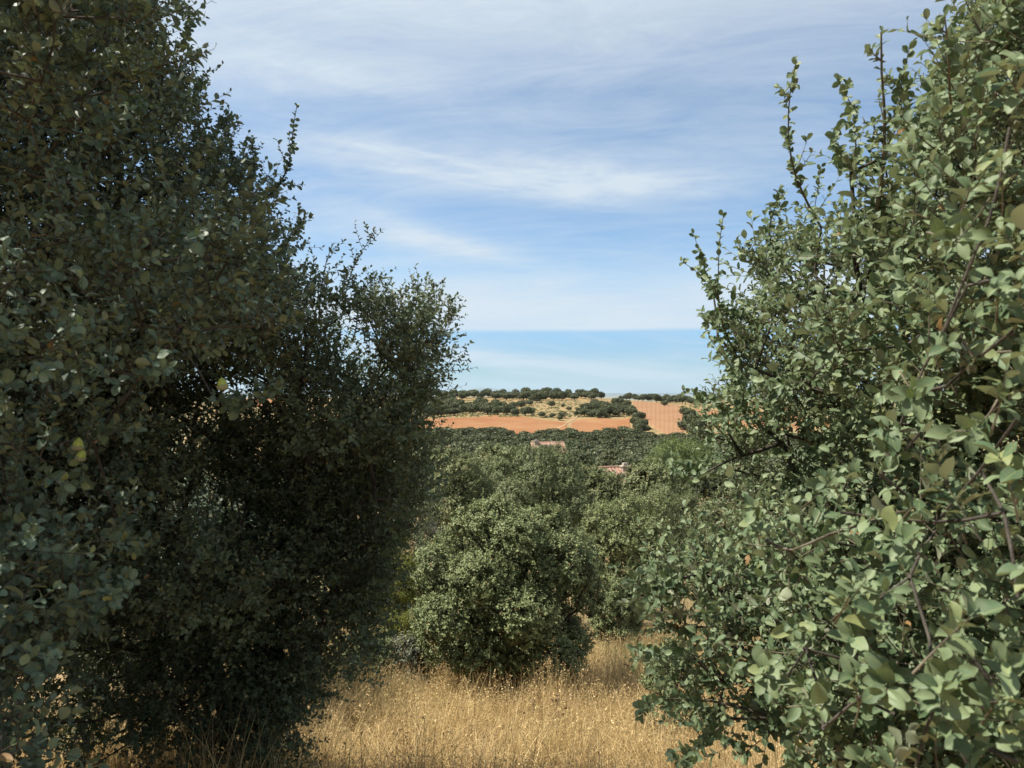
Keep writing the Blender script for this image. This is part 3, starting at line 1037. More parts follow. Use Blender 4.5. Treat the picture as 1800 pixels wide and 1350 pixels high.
    # sparse inside low down on the left, a ragged window about (430, 710)
    win = ((px - 440) / 70) ** 2 + ((py - 705) / 28) ** 2 < 1
    low = (px < 420) & (py > 880) & (rng.random(len(C)) < 0.25)
    rec = vnoise(C[:, 0] * 2.2 + 5, C[:, 2] * 2.2 + C[:, 1] * 0.7, 63)
    k_ = (hol > 0.10) & ~win & ~low
    C, rec = C[k_], rec[k_]
    mv = (rec < 0.46) & (C[:, 1] < 4.3) & (C[:, 2] < 1.9)
    C[mv, :2] *= 1.2
    C[:, 2] = np.maximum(C[:, 2], ground(C[:, 0], C[:, 1]) + 0.15)
    print('second left oak clumps', len(C))
    gl, gt, gb = Geo(), Geo(), Geo()
    f1 = [base + np.array([0, 0, -0.1]), base + np.array([0.05, 0, 0.7]), base + np.array([0.2, -0.05, 1.5])]
    f2 = [base + np.array([-0.1, 0.1, -0.1]), base + np.array([-0.3, 0.1, 0.8]), base + np.array([-0.6, 0.1, 1.6])]
    skeleton(gb, [f1, f2], C, rng, 0.0034, 0.44, 0.22, rmax=0.09, wig=0.16)
    crown_clumps(gl, gt, C, (-2.1, 5.7, 0.0), rng, 14, 0.23, 14, 0.029, 1, r0=0.0019, outw=0.5, upw=0.30)
    gb.build('trunk', M_BARK, root)
    gt.build('twigs', M_TWIG_D, root)
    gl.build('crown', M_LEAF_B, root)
    for bx, by, tx, ty, ns in ((560, 560, 585, 428, 7), (600, 560, 660, 412, 9), (540, 560, 500, 450, 6), (690, 600, 735, 480, 8), (720, 600, 765, 500, 8), (745, 610, 800, 548, 8), (660, 580, 690, 520, 7),
                               (620, 600, 612, 470, 7), (730, 640, 700, 520, 8), (760, 660, 810, 625, 6), (640, 600, 655, 480, 7), (700, 600, 715, 505, 7), (570, 600, 560, 490, 7), (755, 640, 790, 520, 7)):
        Y = rng.uniform(4.0, 4.6)
        long_shoot('shoot', root, P(bx, by, Y), P(tx, ty, Y), rng, 0.030, M_LEAF_B, M_TWIG, ns, 0.004, 1, 0.2, 9)


# ================================================================ mid-distance trees
def make_tree(name, base, crown_c, crown_r, rng, label, cat='tree', group=None, n=260, dmin=0.3, ns=10, length=0.32, K=9, L=0.034, lod=2, mat=None, trunks=1, spread=0.15, low=0.5, lumps=7, wr=0.3,
              shell=0.45, upw=0.35, r_leaf=0.006, hollow=0.2, rmax=0.12, twig=True, poly=None, tips=0, tiplen=0.4, wood=None, lump_r=0.30):
    base = np.array(base, float)
    crown_c = np.array(crown_c, float)
    crown_r = np.array(crown_r, float)
    root = empty(name, base, label=label, cat=cat, group=group)
    # the crown is a heap of leafy bosses with clefts between them
    mr = crown_r.mean()
    lc, ld_ = ell_points(rng, crown_c, crown_r * (1 - lump_r * 0.85), 1200, 0.86)
    kk = poisson(lc, mr * lump_r * 1.30)
    lc, ld_ = lc[kk], ld_[kk]
    C, E = ell_points(rng, crown_c, crown_r * 0.62, n // 4, 0.2)
    C, E = [C], [E]
    for q, dd in zip(lc, ld_):
        rl = mr * lump_r * rng.uniform(0.70, 1.2)
        e = randdir(rng, int(26 * (rl / dmin) ** 2) + 12)
        e = e[(e @ nrm(dd + np.array([0, 0, 0.35]))) > -0.25]
        E.append(e + np.array([0, 0, 0.15]))
        C.append(q + e * rl * rng.uniform(0.75, 1.0, (len(e), 1)) * np.array([1, 1, 0.85]))
    C, E = np.concatenate(C), np.concatenate(E)
    o_ = rng.permutation(len(C))
    C, E = C[o_], E[o_]
    o_ = C[:, 2] > ground(C[:, 0], C[:, 1]) + low
    C, E = C[o_], E[o_]
    if poly is not None:
        o_ = keep_in(poly, C, length * 0.6)
        C, E = C[o_], E[o_]
    o_ = poisson(C, dmin)[:n]
    C, E = C[o_], E[o_]
    print(name, 'lumps', len(lc), 'clumps', len(C))
    gl, gt, gb = Geo(), Geo() if twig else None, Geo()
    rts = []
    hgt = crown_c[2] - base[2]
    for k in range(trunks):
        a = k / max(trunks, 1) * 6.28 + 0.6
        o = np.array([math.cos(a), math.sin(a) * 0.6, 0]) * spread * (trunks > 1)
        rts.append([base + o * 0.4 - np.array([0, 0, 0.1]), base + o + np.array([0, 0, hgt * 0.3]), base + o * 2.2 + np.array([0, 0, hgt * 0.7])])
    skeleton(gb, rts, C, rng, r_leaf, 0.42, dmin * 1.1, sides=4, rmax=rmax)
    crown_clumps(gl, gt, C, crown_c - np.array([0, 0, crown_r[2] * 0.3]), rng, ns, length, K, L, lod, r0=0.003, outw=0.55, upw=upw, wr=wr, cn=E)
    if tips:
        # thin leaders that break the outline
        d = randdir(rng, tips)
        d[:, 2] = np.abs(d[:, 2]) * 0.8 + 0.35
        p = crown_c + nrm(d) * crown_r * 0.93
        shoots(gl, gt, p, nrm(d * 0.4 + np.array([0, 0, 1.0])), tiplen * rng.uniform(0.6, 1.4, tips), 16, L, rng, lod, 0.004, 0.2)
    gb.build('trunk', wood or M_BARK, root)
    if gt is not None:
        gt.build('twigs', M_TWIG_D, root)
    gl.build('crown', mat or M_LEAF_M, root)
    return root


def on_ground(x, y, dz=0.0):
    return (x, y, float(ground(x, y)) + dz)


def crown_at(px, ptop, pbot, wpx, Y, depth=1.0):
    """crown ellipsoid at distance Y that spans those rows and that width"""
    t = P(px, ptop, Y)
    b = P(px, pbot, Y)
    c = (t + b) / 2
    return c, np.array([wpx / 2 / FPX * Y, wpx / 2 / FPX * Y * depth, (t[2] - b[2]) / 2])


def mid_trees():
    # the young oak in the grass
    rng = np.random.default_rng(31)
    Y = 9.1
    c, r = crown_at(885, 868, 1232, 352, Y)
    x, y = c[0], Y
    poly = [(845, 880), (920, 862), (985, 885), (1030, 930), (1058, 990), (1062, 1060), (1045, 1120), (1066, 1200), (1035, 1225), (985, 1200), (930, 1190), (850, 1185), (790, 1208), (735, 1185),
            (722, 1090), (712, 1040), (735, 980), (775, 950), (800, 905)]
    make_tree('holm_oak', on_ground(x + 0.05, y + 0.1), c, r * np.array([1.02, 1.0, 1.05]), rng, 'young round holm oak with slim trunks standing in the dry grass at the centre', n=2600, dmin=0.105, ns=9, length=0.125, K=12, L=0.032, lod=1,
              mat=M_LEAF_C, trunks=4, spread=0.13, low=0.38, lumps=16, r_leaf=0.004, rmax=0.045, poly=poly, hollow=0.27, shell=0.5, tips=26, tiplen=0.22)
    T = [
        # px, top, bottom, width, Y, label, mat, seed
        (1108, 850, 1085, 190, 16.5, 'dense green holm oak just behind and right of the young centre tree', M_LEAF_C, 41),
        (925, 783, 960, 250, 27.0, 'broad olive green holm oak rising behind the young centre tree', M_LEAF_M, 42),
        (800, 782, 960, 130, 24.0, 'grey green holm oak beside the left oak, left of the broad one', M_LEAF_M, 43),
        (1035, 808, 960, 110, 31.0, 'small crown at the right shoulder of the broad olive green oak', M_LEAF_M, 44),
        (1175, 845, 1010, 150, 22.0, 'holm oak half hidden behind the leaves of the right oak', M_LEAF_M, 45),
        (620, 800, 1120, 330, 17.0, 'shaded holm oak seen through gaps in the dark left oak', M_LEAF_M, 46),
        (330, 820, 1200, 420, 12.5, 'shaded holm oak deep behind the left boughs', M_LEAF_M, 47),
        (40, 760, 1150, 420, 11.5, 'holm oak behind the trunk of the tall left oak', M_LEAF_M, 48),
        (230, 740, 1500, 560, 7.4, 'low dark holm oak in deep shade between the two left oaks', M_LEAF_L, 51),
        (-150, 700, 1500, 500, 6.2, 'holm oak in deep shade behind the stem of the tall left oak', M_LEAF_L, 52),
        (1285, 850, 1110, 170, 19.0, 'holm oak behind the left flank of the right oak', M_LEAF_M, 53),
        (1400, 830, 1050, 260, 20.0, 'holm oak standing behind the middle of the right oak', M_LEAF_M, 49),
        (1680, 800, 1050, 300, 18.0, 'holm oak standing behind the far right boughs', M_LEAF_M, 50),
    ]
    for px, pt, pb, w, Y, lab, mat, seed in T:
        rng = np.random.default_rng(seed)
        c, r = crown_at(px, pt + 6, pb, w, Y)
        b = on_ground(c[0], Y)
        # crowns reach down to about knee height
        bot = max(c[2] - r[2], b[2] + 0.5)
        tp = c[2] + r[2]
        c[2], r[2] = (tp + bot) / 2, (tp - bot) / 2
        s = max(1.0, r[0] / 1.7)
        make_tree('holm_oak', b, c, r, rng, lab, n=1700, dmin=0.20 * s ** 0.8, ns=15 if px > 700 and px < 1300 else 8, length=0.20 * s ** 0.6, K=11, upw=0.2, L=0.042 * max(1, Y / 20), lod=2, mat=mat, trunks=2, spread=0.3, low=0.3, lumps=12, twig=Y < 20, hollow=0.24, shell=0.6,
                  tips=24, tiplen=0.3)
    # bright green pine beyond
    rng = np.random.default_rng(60)
    c, r = crown_at(1195, 775, 850, 120, 62)
    b = on_ground(c[0], 62)
    make_tree('pine_tree', b, c, r, rng, 'bright green pine between the wood and the right oak', n=420, dmin=0.45, ns=10, length=0.6, K=10, L=0.16, lod=2, mat=M_LEAF_P, lumps=8, low=1.0, twig=False, wr=0.14, r_leaf=0.012, hollow=0.25, shell=0.6)
    # neighbourhood trees round the houses
    T = [(1015, 795, 850, 60, 60, 'round oak crown right of the terracotta roof'), (1140, 815, 880, 90, 44, 'oak crown right of the whitewashed chimney'), (1058, 824, 900, 70, 40, 'oak crown in front of the pink roof with the chimney'),
         (870, 785, 850, 90, 52, 'oak crown left of the long terracotta roof'), (962, 783, 850, 80, 74, 'oak crown in front of the long terracotta roof'), (740, 790, 860, 100, 48, 'oak crown peeping past the edge of the left oak'),
         (1105, 800, 860, 60, 72, 'dark oak crown above the pink roof'), (1165, 790, 850, 70, 80, 'oak crown left of the bright green pine'), (1075, 790, 850, 56, 88, 'small dark crown above and left of the pink roof')]
    for k, (px, pt, pb, w, Y, lab) in enumerate(T):
        rng = np.random.default_rng(70 + k)
        c, r = crown_at(px, pt, pb, w, Y)
        b = on_ground(c[0], Y)
        bot = max(b[2] + 0.5, c[2] - r[2] * 1.6)
        tp = c[2] + r[2]
        c[2], r[2] = (tp + bot) / 2, (tp - bot) / 2
        make_tree('holm_oak', b, c, r, rng, lab, group='oaks round the houses', n=420, dmin=0.36, ns=11, length=0.4, K=9, L=0.15, lod=2, mat=M_LEAF_M if Y < 60 else M_LEAF_F, lumps=8, low=0.3, twig=False, r_leaf=0.012, hollow=0.22, shell=0.6)


# ================================================================ shrubs
def shrubs():
    L = [
        # px, top, bottom, width, Y, name, label, mat, leaf, dmin
        (722, 1120, 1215, 78, 9.2, 'shrub', 'low grey green oak scrub at the left foot of the young centre tree', M_LEAF_G, 0.030, 0.10),
        (1085, 1010, 1120, 80, 13.0, 'shrub', 'feathery blue green shrub right of the young centre tree', M_LEAF_C, 0.03, 0.09),
        (1180, 1115, 1215, 90, 6.8, 'shrub', 'small dark shrub in the straw beside the right oak', M_LEAF_C, 0.022, 0.09),
        (705, 930, 1010, 60, 15.0, 'bush', 'bright yellow green bush glimpsed at the edge of the left oak', M_LEAF_Y, 0.04, 0.14),
        (700, 1075, 1180, 60, 11.0, 'bush', 'olive bush between the left oak and the young tree', M_LEAF_Y, 0.03, 0.12),
        (640, 1120, 1250, 110, 9.0, 'bush', 'dark green bush in shade under the left oak', M_LEAF_C, 0.03, 0.12),
        (760, 905, 990, 70, 18.0, 'bush', 'thin pale bush left of the young tree top', M_LEAF_G, 0.04, 0.16),
    ]
    for k, (px, pt, pb, w, Y, nm, lab, mat, lf, dm) in enumerate(L):
        rng = np.random.default_rng(90 + k)
        c, r = crown_at(px, pt, pb, w, Y)
        b = on_ground(c[0], Y)
        tp = c[2] + r[2]
        bot = b[2] + 0.02
        if tp < bot + 0.25:
            tp = bot + 0.35
        c[2], r[2] = (tp + bot) / 2, (tp - bot) / 2
        make_tree(nm, b, c, r, rng, lab, cat='shrub', n=200, dmin=dm, ns=13, length=dm * 1.4, K=10, L=lf, lod=1, mat=mat, trunks=3, spread=0.05, low=0.03, lumps=6, r_leaf=0.002, rmax=0.012, hollow=0.2, upw=0.6)


# ================================================================ grass
def blades(g, x, y, h, w, rng, bend=0.5, seed_frac=0.3, lean=None, lift=0.0):
    n = len(x)
    z = ground(x, y) + lift
    a = rng.uniform(0, 6.28, n)
    if lean is None:
        lean = rng.gamma(2.0, bend * 0.36, n)
    d = np.stack([np.cos(a), np.sin(a), np.zeros(n)], -1)
    t = np.array([0, 0.35, 0.7, 1.0])
    ln = lean[:, None]
    zz = t[None] * np.cos(np.clip(ln * t[None], 0, 1.5))
    xx = t[None] ** 1.5 * np.sin(np.clip(ln, 0, 1.5))
    base = np.stack([x, y, z - 0.01], -1)
    pts = base[:, None] + h[:, None, None] * (d[:, None] * xx[..., None] + np.array([0, 0, 1.0]) * zz[..., None])
    fa = rng.uniform(0, 3.14, n)
    s = np.stack([np.cos(fa), np.sin(fa), np.zeros(n)], -1)
    ww = w[:, None] * np.array([1.0, 0.85, 0.6, 0.12])[None]
    v = np.stack([pts - s[:, None] * ww[..., None] / 2, pts + s[:, None] * ww[..., None] / 2], 2)
    q = np.array([(0, 1, 3, 2), (2, 3, 5, 4), (4, 5, 7, 6)])
    F = q[None] + (np.arange(n) * 8)[:, None, None]
    g.add(v, F)
    # seed heads: a loose panicle of spikelets near the tip
    k = np.nonzero(rng.random(n) < seed_frac)[0]
    if len(k):
        m = 7
        tt = rng.uniform(0.72, 1.0, (len(k), m))
        p0 = pts[k, 2][:, None] * (1 - (tt[..., None] - 0.7) / 0.3) + pts[k, 3][:, None] * ((tt[..., None] - 0.7) / 0.3)
        rd = nrm(rng.normal(size=(len(k), m, 3)) + np.array([0, 0, 0.2]))
        p0 = p0 + rd * 0.012
        leaves(g, p0.reshape(-1, 3), rd.reshape(-1, 3), randdir(rng, len(k) * m), rng.uniform(0.012, 0.028, len(k) * m), rng, 2, 0.22)


def grass():
    rng = np.random.default_rng(3)
    g = Geo()
    # near sward
    n = 130000
    x = rng.uniform(-4.0, 6.0, n)
    y = 4.0 + 13 * rng.random(n) ** 1.15
    dens = vnoise(x * 1.3, y * 1.3, 8) * 0.5 + vnoise(x * 3.4, y * 3.4, 9) * 0.5
    ok = (dens > 0.22 * rng.random(n) + 0.16) & (np.abs(x) < 0.55 * y + 1.0)
    x, y, dens = x[ok], y[ok], dens[ok]
    h = (0.10 + 0.78 * dens ** 1.3) * rng.uniform(0.5, 1.4, len(x))
    h = h * np.where((np.abs(x + 0.1) < 1.5) & (np.abs(y - 8.7) < 1.1), 0.8, 1.0)
    blades(g, x, y, h, rng.uniform(0.0028, 0.0062, len(x)), rng, 0.9, 0.07)
    # long toppled stems
    n = 20000
    x = rng.uniform(-3, 5, n)
    y = rng.uniform(4.8, 15, n)
    blades(g, x, y, rng.uniform(0.35, 0.8, n), rng.uniform(0.003, 0.006, n), rng, 1.0, 0.15, lean=rng.uniform(0.7, 1.5, n))
    n = 45000
    x = rng.uniform(-3, 4, n)
    y = 4.6 + 8 * rng.random(n) ** 1.5
    blades(g, x, y, rng.uniform(0.15, 0.5, n), rng.uniform(0.003, 0.006, n), rng, 1.0, 0.03, lean=rng.uniform(1.1, 1.56, n), lift=0.22 * rng.random(n))
    for k in range(380):
        cx, cy = rng.uniform(-2.6, 3.6), rng.uniform(5.0, 14.0)
        m = 70
        aa = rng.uniform(0, 6.28, m)
        rr = 0.10 * rng.random(m) ** 0.5
        blades(g, cx + rr * np.cos(aa), cy + rr * np.sin(aa), rng.uniform(0.35, 0.8, m) * rng.uniform(0.7, 1.1), rng.uniform(0.003, 0.006, m), rng, 0.55, 0.3)
    # farther and to the sides
    n = 90000
    x = rng.uniform(-25, 25, n)
    y = 12 + 45 * rng.random(n) ** 1.4
    ok = (np.abs(x) < 0.75 * y)
    x, y = x[ok], y[ok]
    blades(g, x, y, rng.uniform(0.25, 0.6, len(x)), rng.uniform(0.008, 0.02, len(x)), rng, 0.6, 0.0)
    # nearer to the viewer, below the frame
    n = 12000
    x = rng.uniform(-5, 5, n)
    y = rng.uniform(-3, 4.2, n)
    blades(g, x, y, rng.uniform(0.1, 0.4, n), rng.uniform(0.0025, 0.005, n), rng, 0.9, 0.1)
    g.build('dry_grass', M_STRAW, kind='stuff', label='tall dry straw coloured grass covering the slope', cat='grass')
    g = Geo()
    n = 9000
    x = rng.normal(-1.75, 0.35, n)
    y = rng.normal(9.2, 1.2, n)
    blades(g, x, y, rng.uniform(0.2, 0.6, n), rng.uniform(0.004, 0.008, n), rng, 0.7, 0.0)
    x = rng.normal(1.95, 0.35, 3000)
    y = rng.normal(12.0, 0.7, 3000)
    blades(g, x, y, rng.uniform(0.3, 0.6, 3000), rng.uniform(0.004, 0.008, 3000), rng, 0.5, 0.0)
    g.build('green_grass', M_GREEN, kind='stuff', label='green grass in the shade beside the left oaks', cat='grass')
    # a few dark dead thistle stalks in the straw
    for k, (px, py, Y, hh) in enumerate(((1000, 1250, 8.6, 0.75), (1012, 1240, 8.9, 0.6), (960, 1330, 6.6, 0.5), (938, 1300, 7.0, 0.45), (1110, 1240, 8.6, 0.6), (840, 1240, 9.0, 0.6))):
        g = Geo()
        b = np.array(on_ground((px - 900) / FPX * Y, Y))
        t = np.linspace(0, 1, 6)
        lean = rng.normal(0, 0.12, 3) * hh
        lean[2] = 0
        pts = b + np.array([0, 0, hh]) * t[:, None] + lean * (t ** 2)[:, None]
        tubes(g, pts[None], (0.005 * (1 - 0.6 * t))[None], 5)
        for j in range(7):
            tj = rng.uniform(0.45, 1.0)
            p = b + np.array([0, 0, hh]) * tj + lean * tj ** 2
            dd = nrm(rng.normal(size=3) * np.array([1, 1, 0.2]) + np.array([0, 0, 0.9]))
            e = p + dd * rng.uniform(0.06, 0.14)
            tubes(g, np.array([[p, (p + e) / 2, e]]), np.array([[0.0025, 0.002, 0.0016]]), 4)
            leaves(g, np.repeat(e[None], 9, 0), randdir(rng, 9), randdir(rng, 9), np.full(9, 0.022), rng, 2, 0.3)
        lab = ['tallest dark dead stalk right of the young tree trunks', 'thin dead stalk close beside the tallest one', 'short dead stalk in the straw nearest the viewer', 'short stalk just behind the nearest one in the straw',
               'dead stalk in the straw between the young tree and the right oak', 'dead stalk left of the young tree trunks'][k]
        o = g.build('dead_stalk', M_STALK, label=lab, cat='plant', group='dead stalks in the straw')


# ================================================================ far wood and hill trees
def far_crown(rng, n=900, leaf=0.30, hol=0.2):
    """unit tree, crown about 1 wide and 0.85 high; leaf size relative"""
    g = Geo()
    C = [(np.array([0, 0, 0.52]), np.array([0.46, 0.46, 0.34]))]
    for _ in range(7):
        a = rng.uniform(0, 6.28)
        rr = rng.uniform(0.15, 0.34)
        C.append((np.array([math.cos(a) * rr, math.sin(a) * rr, rng.uniform(0.32, 0.72)]), np.array([0.2, 0.2, 0.17]) * rng.uniform(0.8, 1.3)))
    P_, D_ = [], []
    for c, r in C:
        m = int(n * r[0] ** 2 * 2.2)
        d = randdir(rng, m)
        k = rng.uniform(0.72, 1.04, m) ** 0.7
        P_.append(c + d * r * k[:, None])
        D_.append(nrm(d / r))
    P_ = np.concatenate(P_)
    D_ = np.concatenate(D_)
    ok = P_[:, 2] > 0.14
    P_, D_ = P_[ok], D_[ok]
    m = len(P_)
    ld = nrm(randdir(rng, m) + D_ * 0.3)
    ln = nrm(D_ + rng.normal(0, 0.45, (m, 3)) + np.array([0, 0, 0.2]))
    leaves(g, P_ - ld * leaf * 0.5, ld, ln, leaf * rng.uniform(0.6, 1.3, m), rng, 2, 0.42)
    gt = Geo()
    tubes(gt, np.array([[(0, 0, -0.05), (0.02, 0.01, 0.2), (0.0, 0.03, 0.5)]]), np.array([[0.035, 0.028, 0.018]]), 6)
    for k in range(4):
        a = k * 1.6 + rng.uniform(0, 1)
        e = np.array([math.cos(a) * 0.3, math.sin(a) * 0.3, 0.55])
        tubes(gt, np.array([[(0.01, 0.01, 0.18), e * np.array([0.5, 0.5, 0.7]), e]]), np.array([[0.018, 0.013, 0.006]]), 4)
    return g, gt


def far_trees():
    rng = np.random.default_rng(77)
    variants = []
    for k in range(7):
        g, gt = far_crown(rng, 1500 if k < 5 else 700, 0.075 if k < 5 else 0.10)
        variants.append((g.mesh('crown', M_LEAF_F), gt.mesh('trunk', M_BARK), g, gt))
    count = [0]

    def place(x, y, w, h, label, group, v=None, parts=True):
        v = int(rng.integers(5)) if v is None else v
        z = float(ground(x, y))
        root = empty('holm_oak', (x, y, z - 0.1), label=label, cat='tree', group=group)
        root.rotation_euler = (0, 0, float(rng.uniform(0, 6.28)))
        root.scale = (w, w, h)
        for nm, me in (('crown', variants[v][0]), ('trunk', variants[v][1])):
            o = bpy.data.objects.new(nm, me)
            COL.objects.link(o)
            o.parent = root
        count[0] += 1
        return root

    # lone trees on the tawny slope: foot px, foot py, crown width px, label
    solo = [(916, 718, 16, 'lone oak left of the paler clearing on the far slope'), (934, 729, 11, None), (944, 708, 22, 'big dark oak standing highest in the straw slope'), (970, 716, 13, 'round oak alone above the paler clearing'),
            (924, 731, 20, 'wide oak low on the slope above the red field'), (905, 731, 16, None), (953, 734, 13, 'lone oak just above the curve of the red field'), (971, 734, 11, None), (989, 735, 14, 'oak at the top of the dirt track'),
            (984, 739, 10, None), (1013, 731, 11, None), (1027, 732, 16, None), (1016, 723, 9, None), (1000, 722, 9, None), (990, 716, 8, None), (1044, 712, 14, 'oak at the upper left of the dark thicket'), (1168, 714, 12, 'lone oak on the upper edge of the furrowed field'),
            (902, 716, 9, None), (931, 713, 12, None), (936, 724, 9, None), (873, 729, 13, None), (886, 728, 12, None)]
    for px, py, w, lab in solo:
        p = ray_ground(px, py)
        W = w / FPX * p[1] * 1.12
        place(p[0], p[1], W, W * rng.uniform(0.78, 0.95), lab or 'small round oak scattered on the tawny far slope', 'lone oaks on the tawny slope')

    def scatter(poly, n, w0, w1, dpx, label, group):
        poly_ = poly
        xs_ = [p[0] for p in poly]
        ys_ = [p[1] for p in poly]
        got = []
        tries = 0
        while len(got) < n and tries < n * 60:
            tries += 1
            px, py = rng.uniform(min(xs_), max(xs_)), rng.uniform(min(ys_), max(ys_))
            if not inside(poly_, np.array(px), np.array(py)):
                continue
            if any((px - a) ** 2 + ((py - b) * 2.2) ** 2 < dpx * dpx for a, b in got):
                continue
            got.append((px, py))
            p = ray_ground(px, py)
            w = rng.uniform(w0, w1)
            place(p[0], p[1], w, w * rng.uniform(0.66, 1.12), label, group)

    # the thicket between the fields, hedges and groves
    scatter([(1025, 722), (1050, 714), (1080, 718), (1085, 733), (1050, 736), (1022, 729)], 22, 4.6, 6.2, 6.5, 'oak of the dark thicket above the smaller red field', 'oaks of the thicket')
    scatter([(1080, 712), (1105, 712), (1112, 728), (1108, 733), (1082, 728)], 11, 4.2, 5.6, 7, 'oak of the grove left of the furrowed field', 'oaks of the grove by the furrows')
    scatter([(1110, 728), (1124, 734), (1136, 745), (1140, 765), (1112, 765)], 9, 4.5, 5.8, 8, 'oak of the hedge between the red field and the furrowed field', 'oaks of the field hedge')
    scatter([(1190, 735), (1205, 728), (1225, 742), (1240, 768), (1195, 768)], 11, 4.5, 6.0, 8, 'oak clump right of the furrowed field', 'oaks right of the furrows')
    scatter([(815, 714), (870, 712), (905, 720), (900, 731), (840, 731), (790, 733), (740, 737), (735, 722), (770, 716)], 46, 5.2, 7.0, 6.5, 'oak in the loose wood left on the far slope', 'oaks of the loose wood on the slope')
    scatter([(720, 694), (800, 692), (860, 695), (885, 701), (850, 708), (780, 712), (720, 714)], 30, 5.0, 7.4, 7, 'oak scattered near the crest at the left', 'oaks below the crest at the left')
    # the belts along the skyline
    scatter([(880, 698), (960, 695), (1052, 696), (1062, 702), (1000, 704), (955, 706), (890, 704)], 54, 5.4, 9.0, 5.6, 'oak in the dense belt along the middle of the skyline', 'oaks of the middle skyline belt')
    scatter([(1085, 700), (1130, 699), (1190, 703), (1230, 708), (1240, 713), (1150, 708), (1100, 704)], 30, 5.6, 7.6, 6, 'oak in the belt along the skyline above the furrowed field', 'oaks of the right skyline belt')
    scatter([(790, 694), (880, 696), (880, 702), (790, 700)], 16, 6.0, 8.0, 7, 'oak of the thin belt along the skyline at the left', 'oaks of the left skyline belt')
    # the wood that fills the valley: nearest trees as trees, the rest as one mass
    cand = []
    for i in range(5200):
        y = rng.uniform(88, 282)
        x = rng.uniform(-0.33, 0.62) * y
        cand.append((x, y))
    cand = np.array(cand)
    keep = []
    cell = {}
    for i, (x, y) in enumerate(cand):
        px, py = 900 + x / y * FPX, HZ - (ground(x, y) + 1.5 - EYE) / y * FPX
        # front edge of the fields
        fe = np.interp(px, [560, 700, 770, 800, 830, 900, 935, 965, 1000, 1020, 1108, 1115, 1180, 1215, 1400], [755, 757, 756, 752, 748, 763, 768, 763, 757, 764, 757, 762, 768, 765, 765])
        fe = fe + 5 * (vnoise(px / 22, 0 * px, 12) - 0.35)
        if py < fe + 1 and y > 200:
            continue
        kx, ky = int(x // 4), int(y // 4)
        bad = False
        for a in (-1, 0, 1):
            for b in (-1, 0, 1):
                for j in cell.get((kx + a, ky + b), ()):
                    if (cand[j][0] - x) ** 2 + (cand[j][1] - y) ** 2 < 3.3 ** 2:
                        bad = True
        if bad:
            continue
        cell.setdefault((kx, ky), []).append(i)
        keep.append(i)
    W = cand[keep]
    vis = (np.abs(900 + W[:, 0] / W[:, 1] * FPX - 980) < 260)
    rank = np.argsort(W[:, 1] + np.where(vis, 0, 1000))
    room = max(0, 285 - count[0])
    print('valley wood', len(W), 'single far trees', count[0], 'room', room)
    for i in rank[:room]:
        x, y = W[i]
        w = rng.uniform(3.9, 5.8)
        place(x, y, w, w * rng.uniform(0.75, 1.0), 'oak in the valley wood below the red fields', 'oaks of the valley wood')
    g = Geo()
    for i in rank[room:]:
        x, y = W[i]
        vg, vt = variants[5 + int(rng.integers(2))][2:]
        w = rng.uniform(3.9, 5.8)
        h = w * rng.uniform(0.75, 1.0)
        a = rng.uniform(0, 6.28)
        R = np.array([[math.cos(a), math.sin(a), 0], [-math.sin(a), math.cos(a), 0], [0, 0, 1]])
        for src, mi in ((vg, 0), (vt, 1)):
            v = np.concatenate(src.v) @ R * np.array([w, w, h]) + np.array([x, y, float(ground(x, y)) - 0.1])
            g.add(v, np.concatenate(src.f), mi=mi)
    g.build('wood', [M_LEAF_F, M_BARK], kind='stuff', label='dense holm oak wood carpeting the back of the valley', cat='wood')
    # scrub dotted over the slope
    g = Geo()
    n = 1500
    for i in range(n):
        px, py = rng.uniform(700, 1230), rng.uniform(704, 734)
        p = ray_ground(px, py)
        if (1108 < px < 1215) or p[1] < 300:
            continue
        m = 26
        d = randdir(rng, m)
        s = rng.uniform(0.2, 0.9)
        q = p + d * np.array([s, s, s * 0.5]) + np.array([0, 0, s * 0.3])
        leaves(g, q, randdir(rng, m), nrm(d + np.array([0, 0, 0.5])), np.full(m, 0.4), rng, 2, 0.4)
    g.build('scrub', M_LEAF_M, kind='stuff', label='low scrub dotted over the tawny far slope', cat='scrub')


# ================================================================ houses
def mat_tiles():
    m, T, out = material("roof_tiles")
    uv = T.new('ShaderNodeUVMap')
    s = T.new('ShaderNodeSeparateXYZ')
    T.put(s.inputs[0], uv.outputs[0])
    tc = T.new('ShaderNodeTexCoord')
    n = T.noise(tc.outputs['Object'], 1.6, 4, 0.6)
    c = T.mix(T.smooth(n, 0.3, 0.7), (0.24, 0.14, 0.10), (0.30, 0.20, 0.145))
    st = T.math('ADD', T.math('MULTIPLY', T.math('SINE', T.math('MULTIPLY', s.outputs[1], 6.2832)), 0.5), 0.5)
    c = T.mix(T.math('MULTIPLY', st, 0.3), c, (0.25, 0.11, 0.07))
    bs = T.new('ShaderNodeBsdfPrincipled')
    T.put(bs.inputs['Base Color'], c)
    bs.inputs['Roughness'].default_value = 0.9
    T.l.new(bs.outputs[0], out.inputs[0])
    return m


M_TILE = mat_tiles()
M_WALL = mat_plain("render_wall", (0.30, 0.26, 0.21), (0.37, 0.33, 0.27), 1.5)
M_GLASS = mat_plain("dark_glass", (0.02, 0.025, 0.03), (0.03, 0.035, 0.04), 2, 0.15, spec=0.5)
M_FRAME = mat_plain("window_frame", (0.25, 0.16, 0.09), (0.3, 0.2, 0.12), 5)


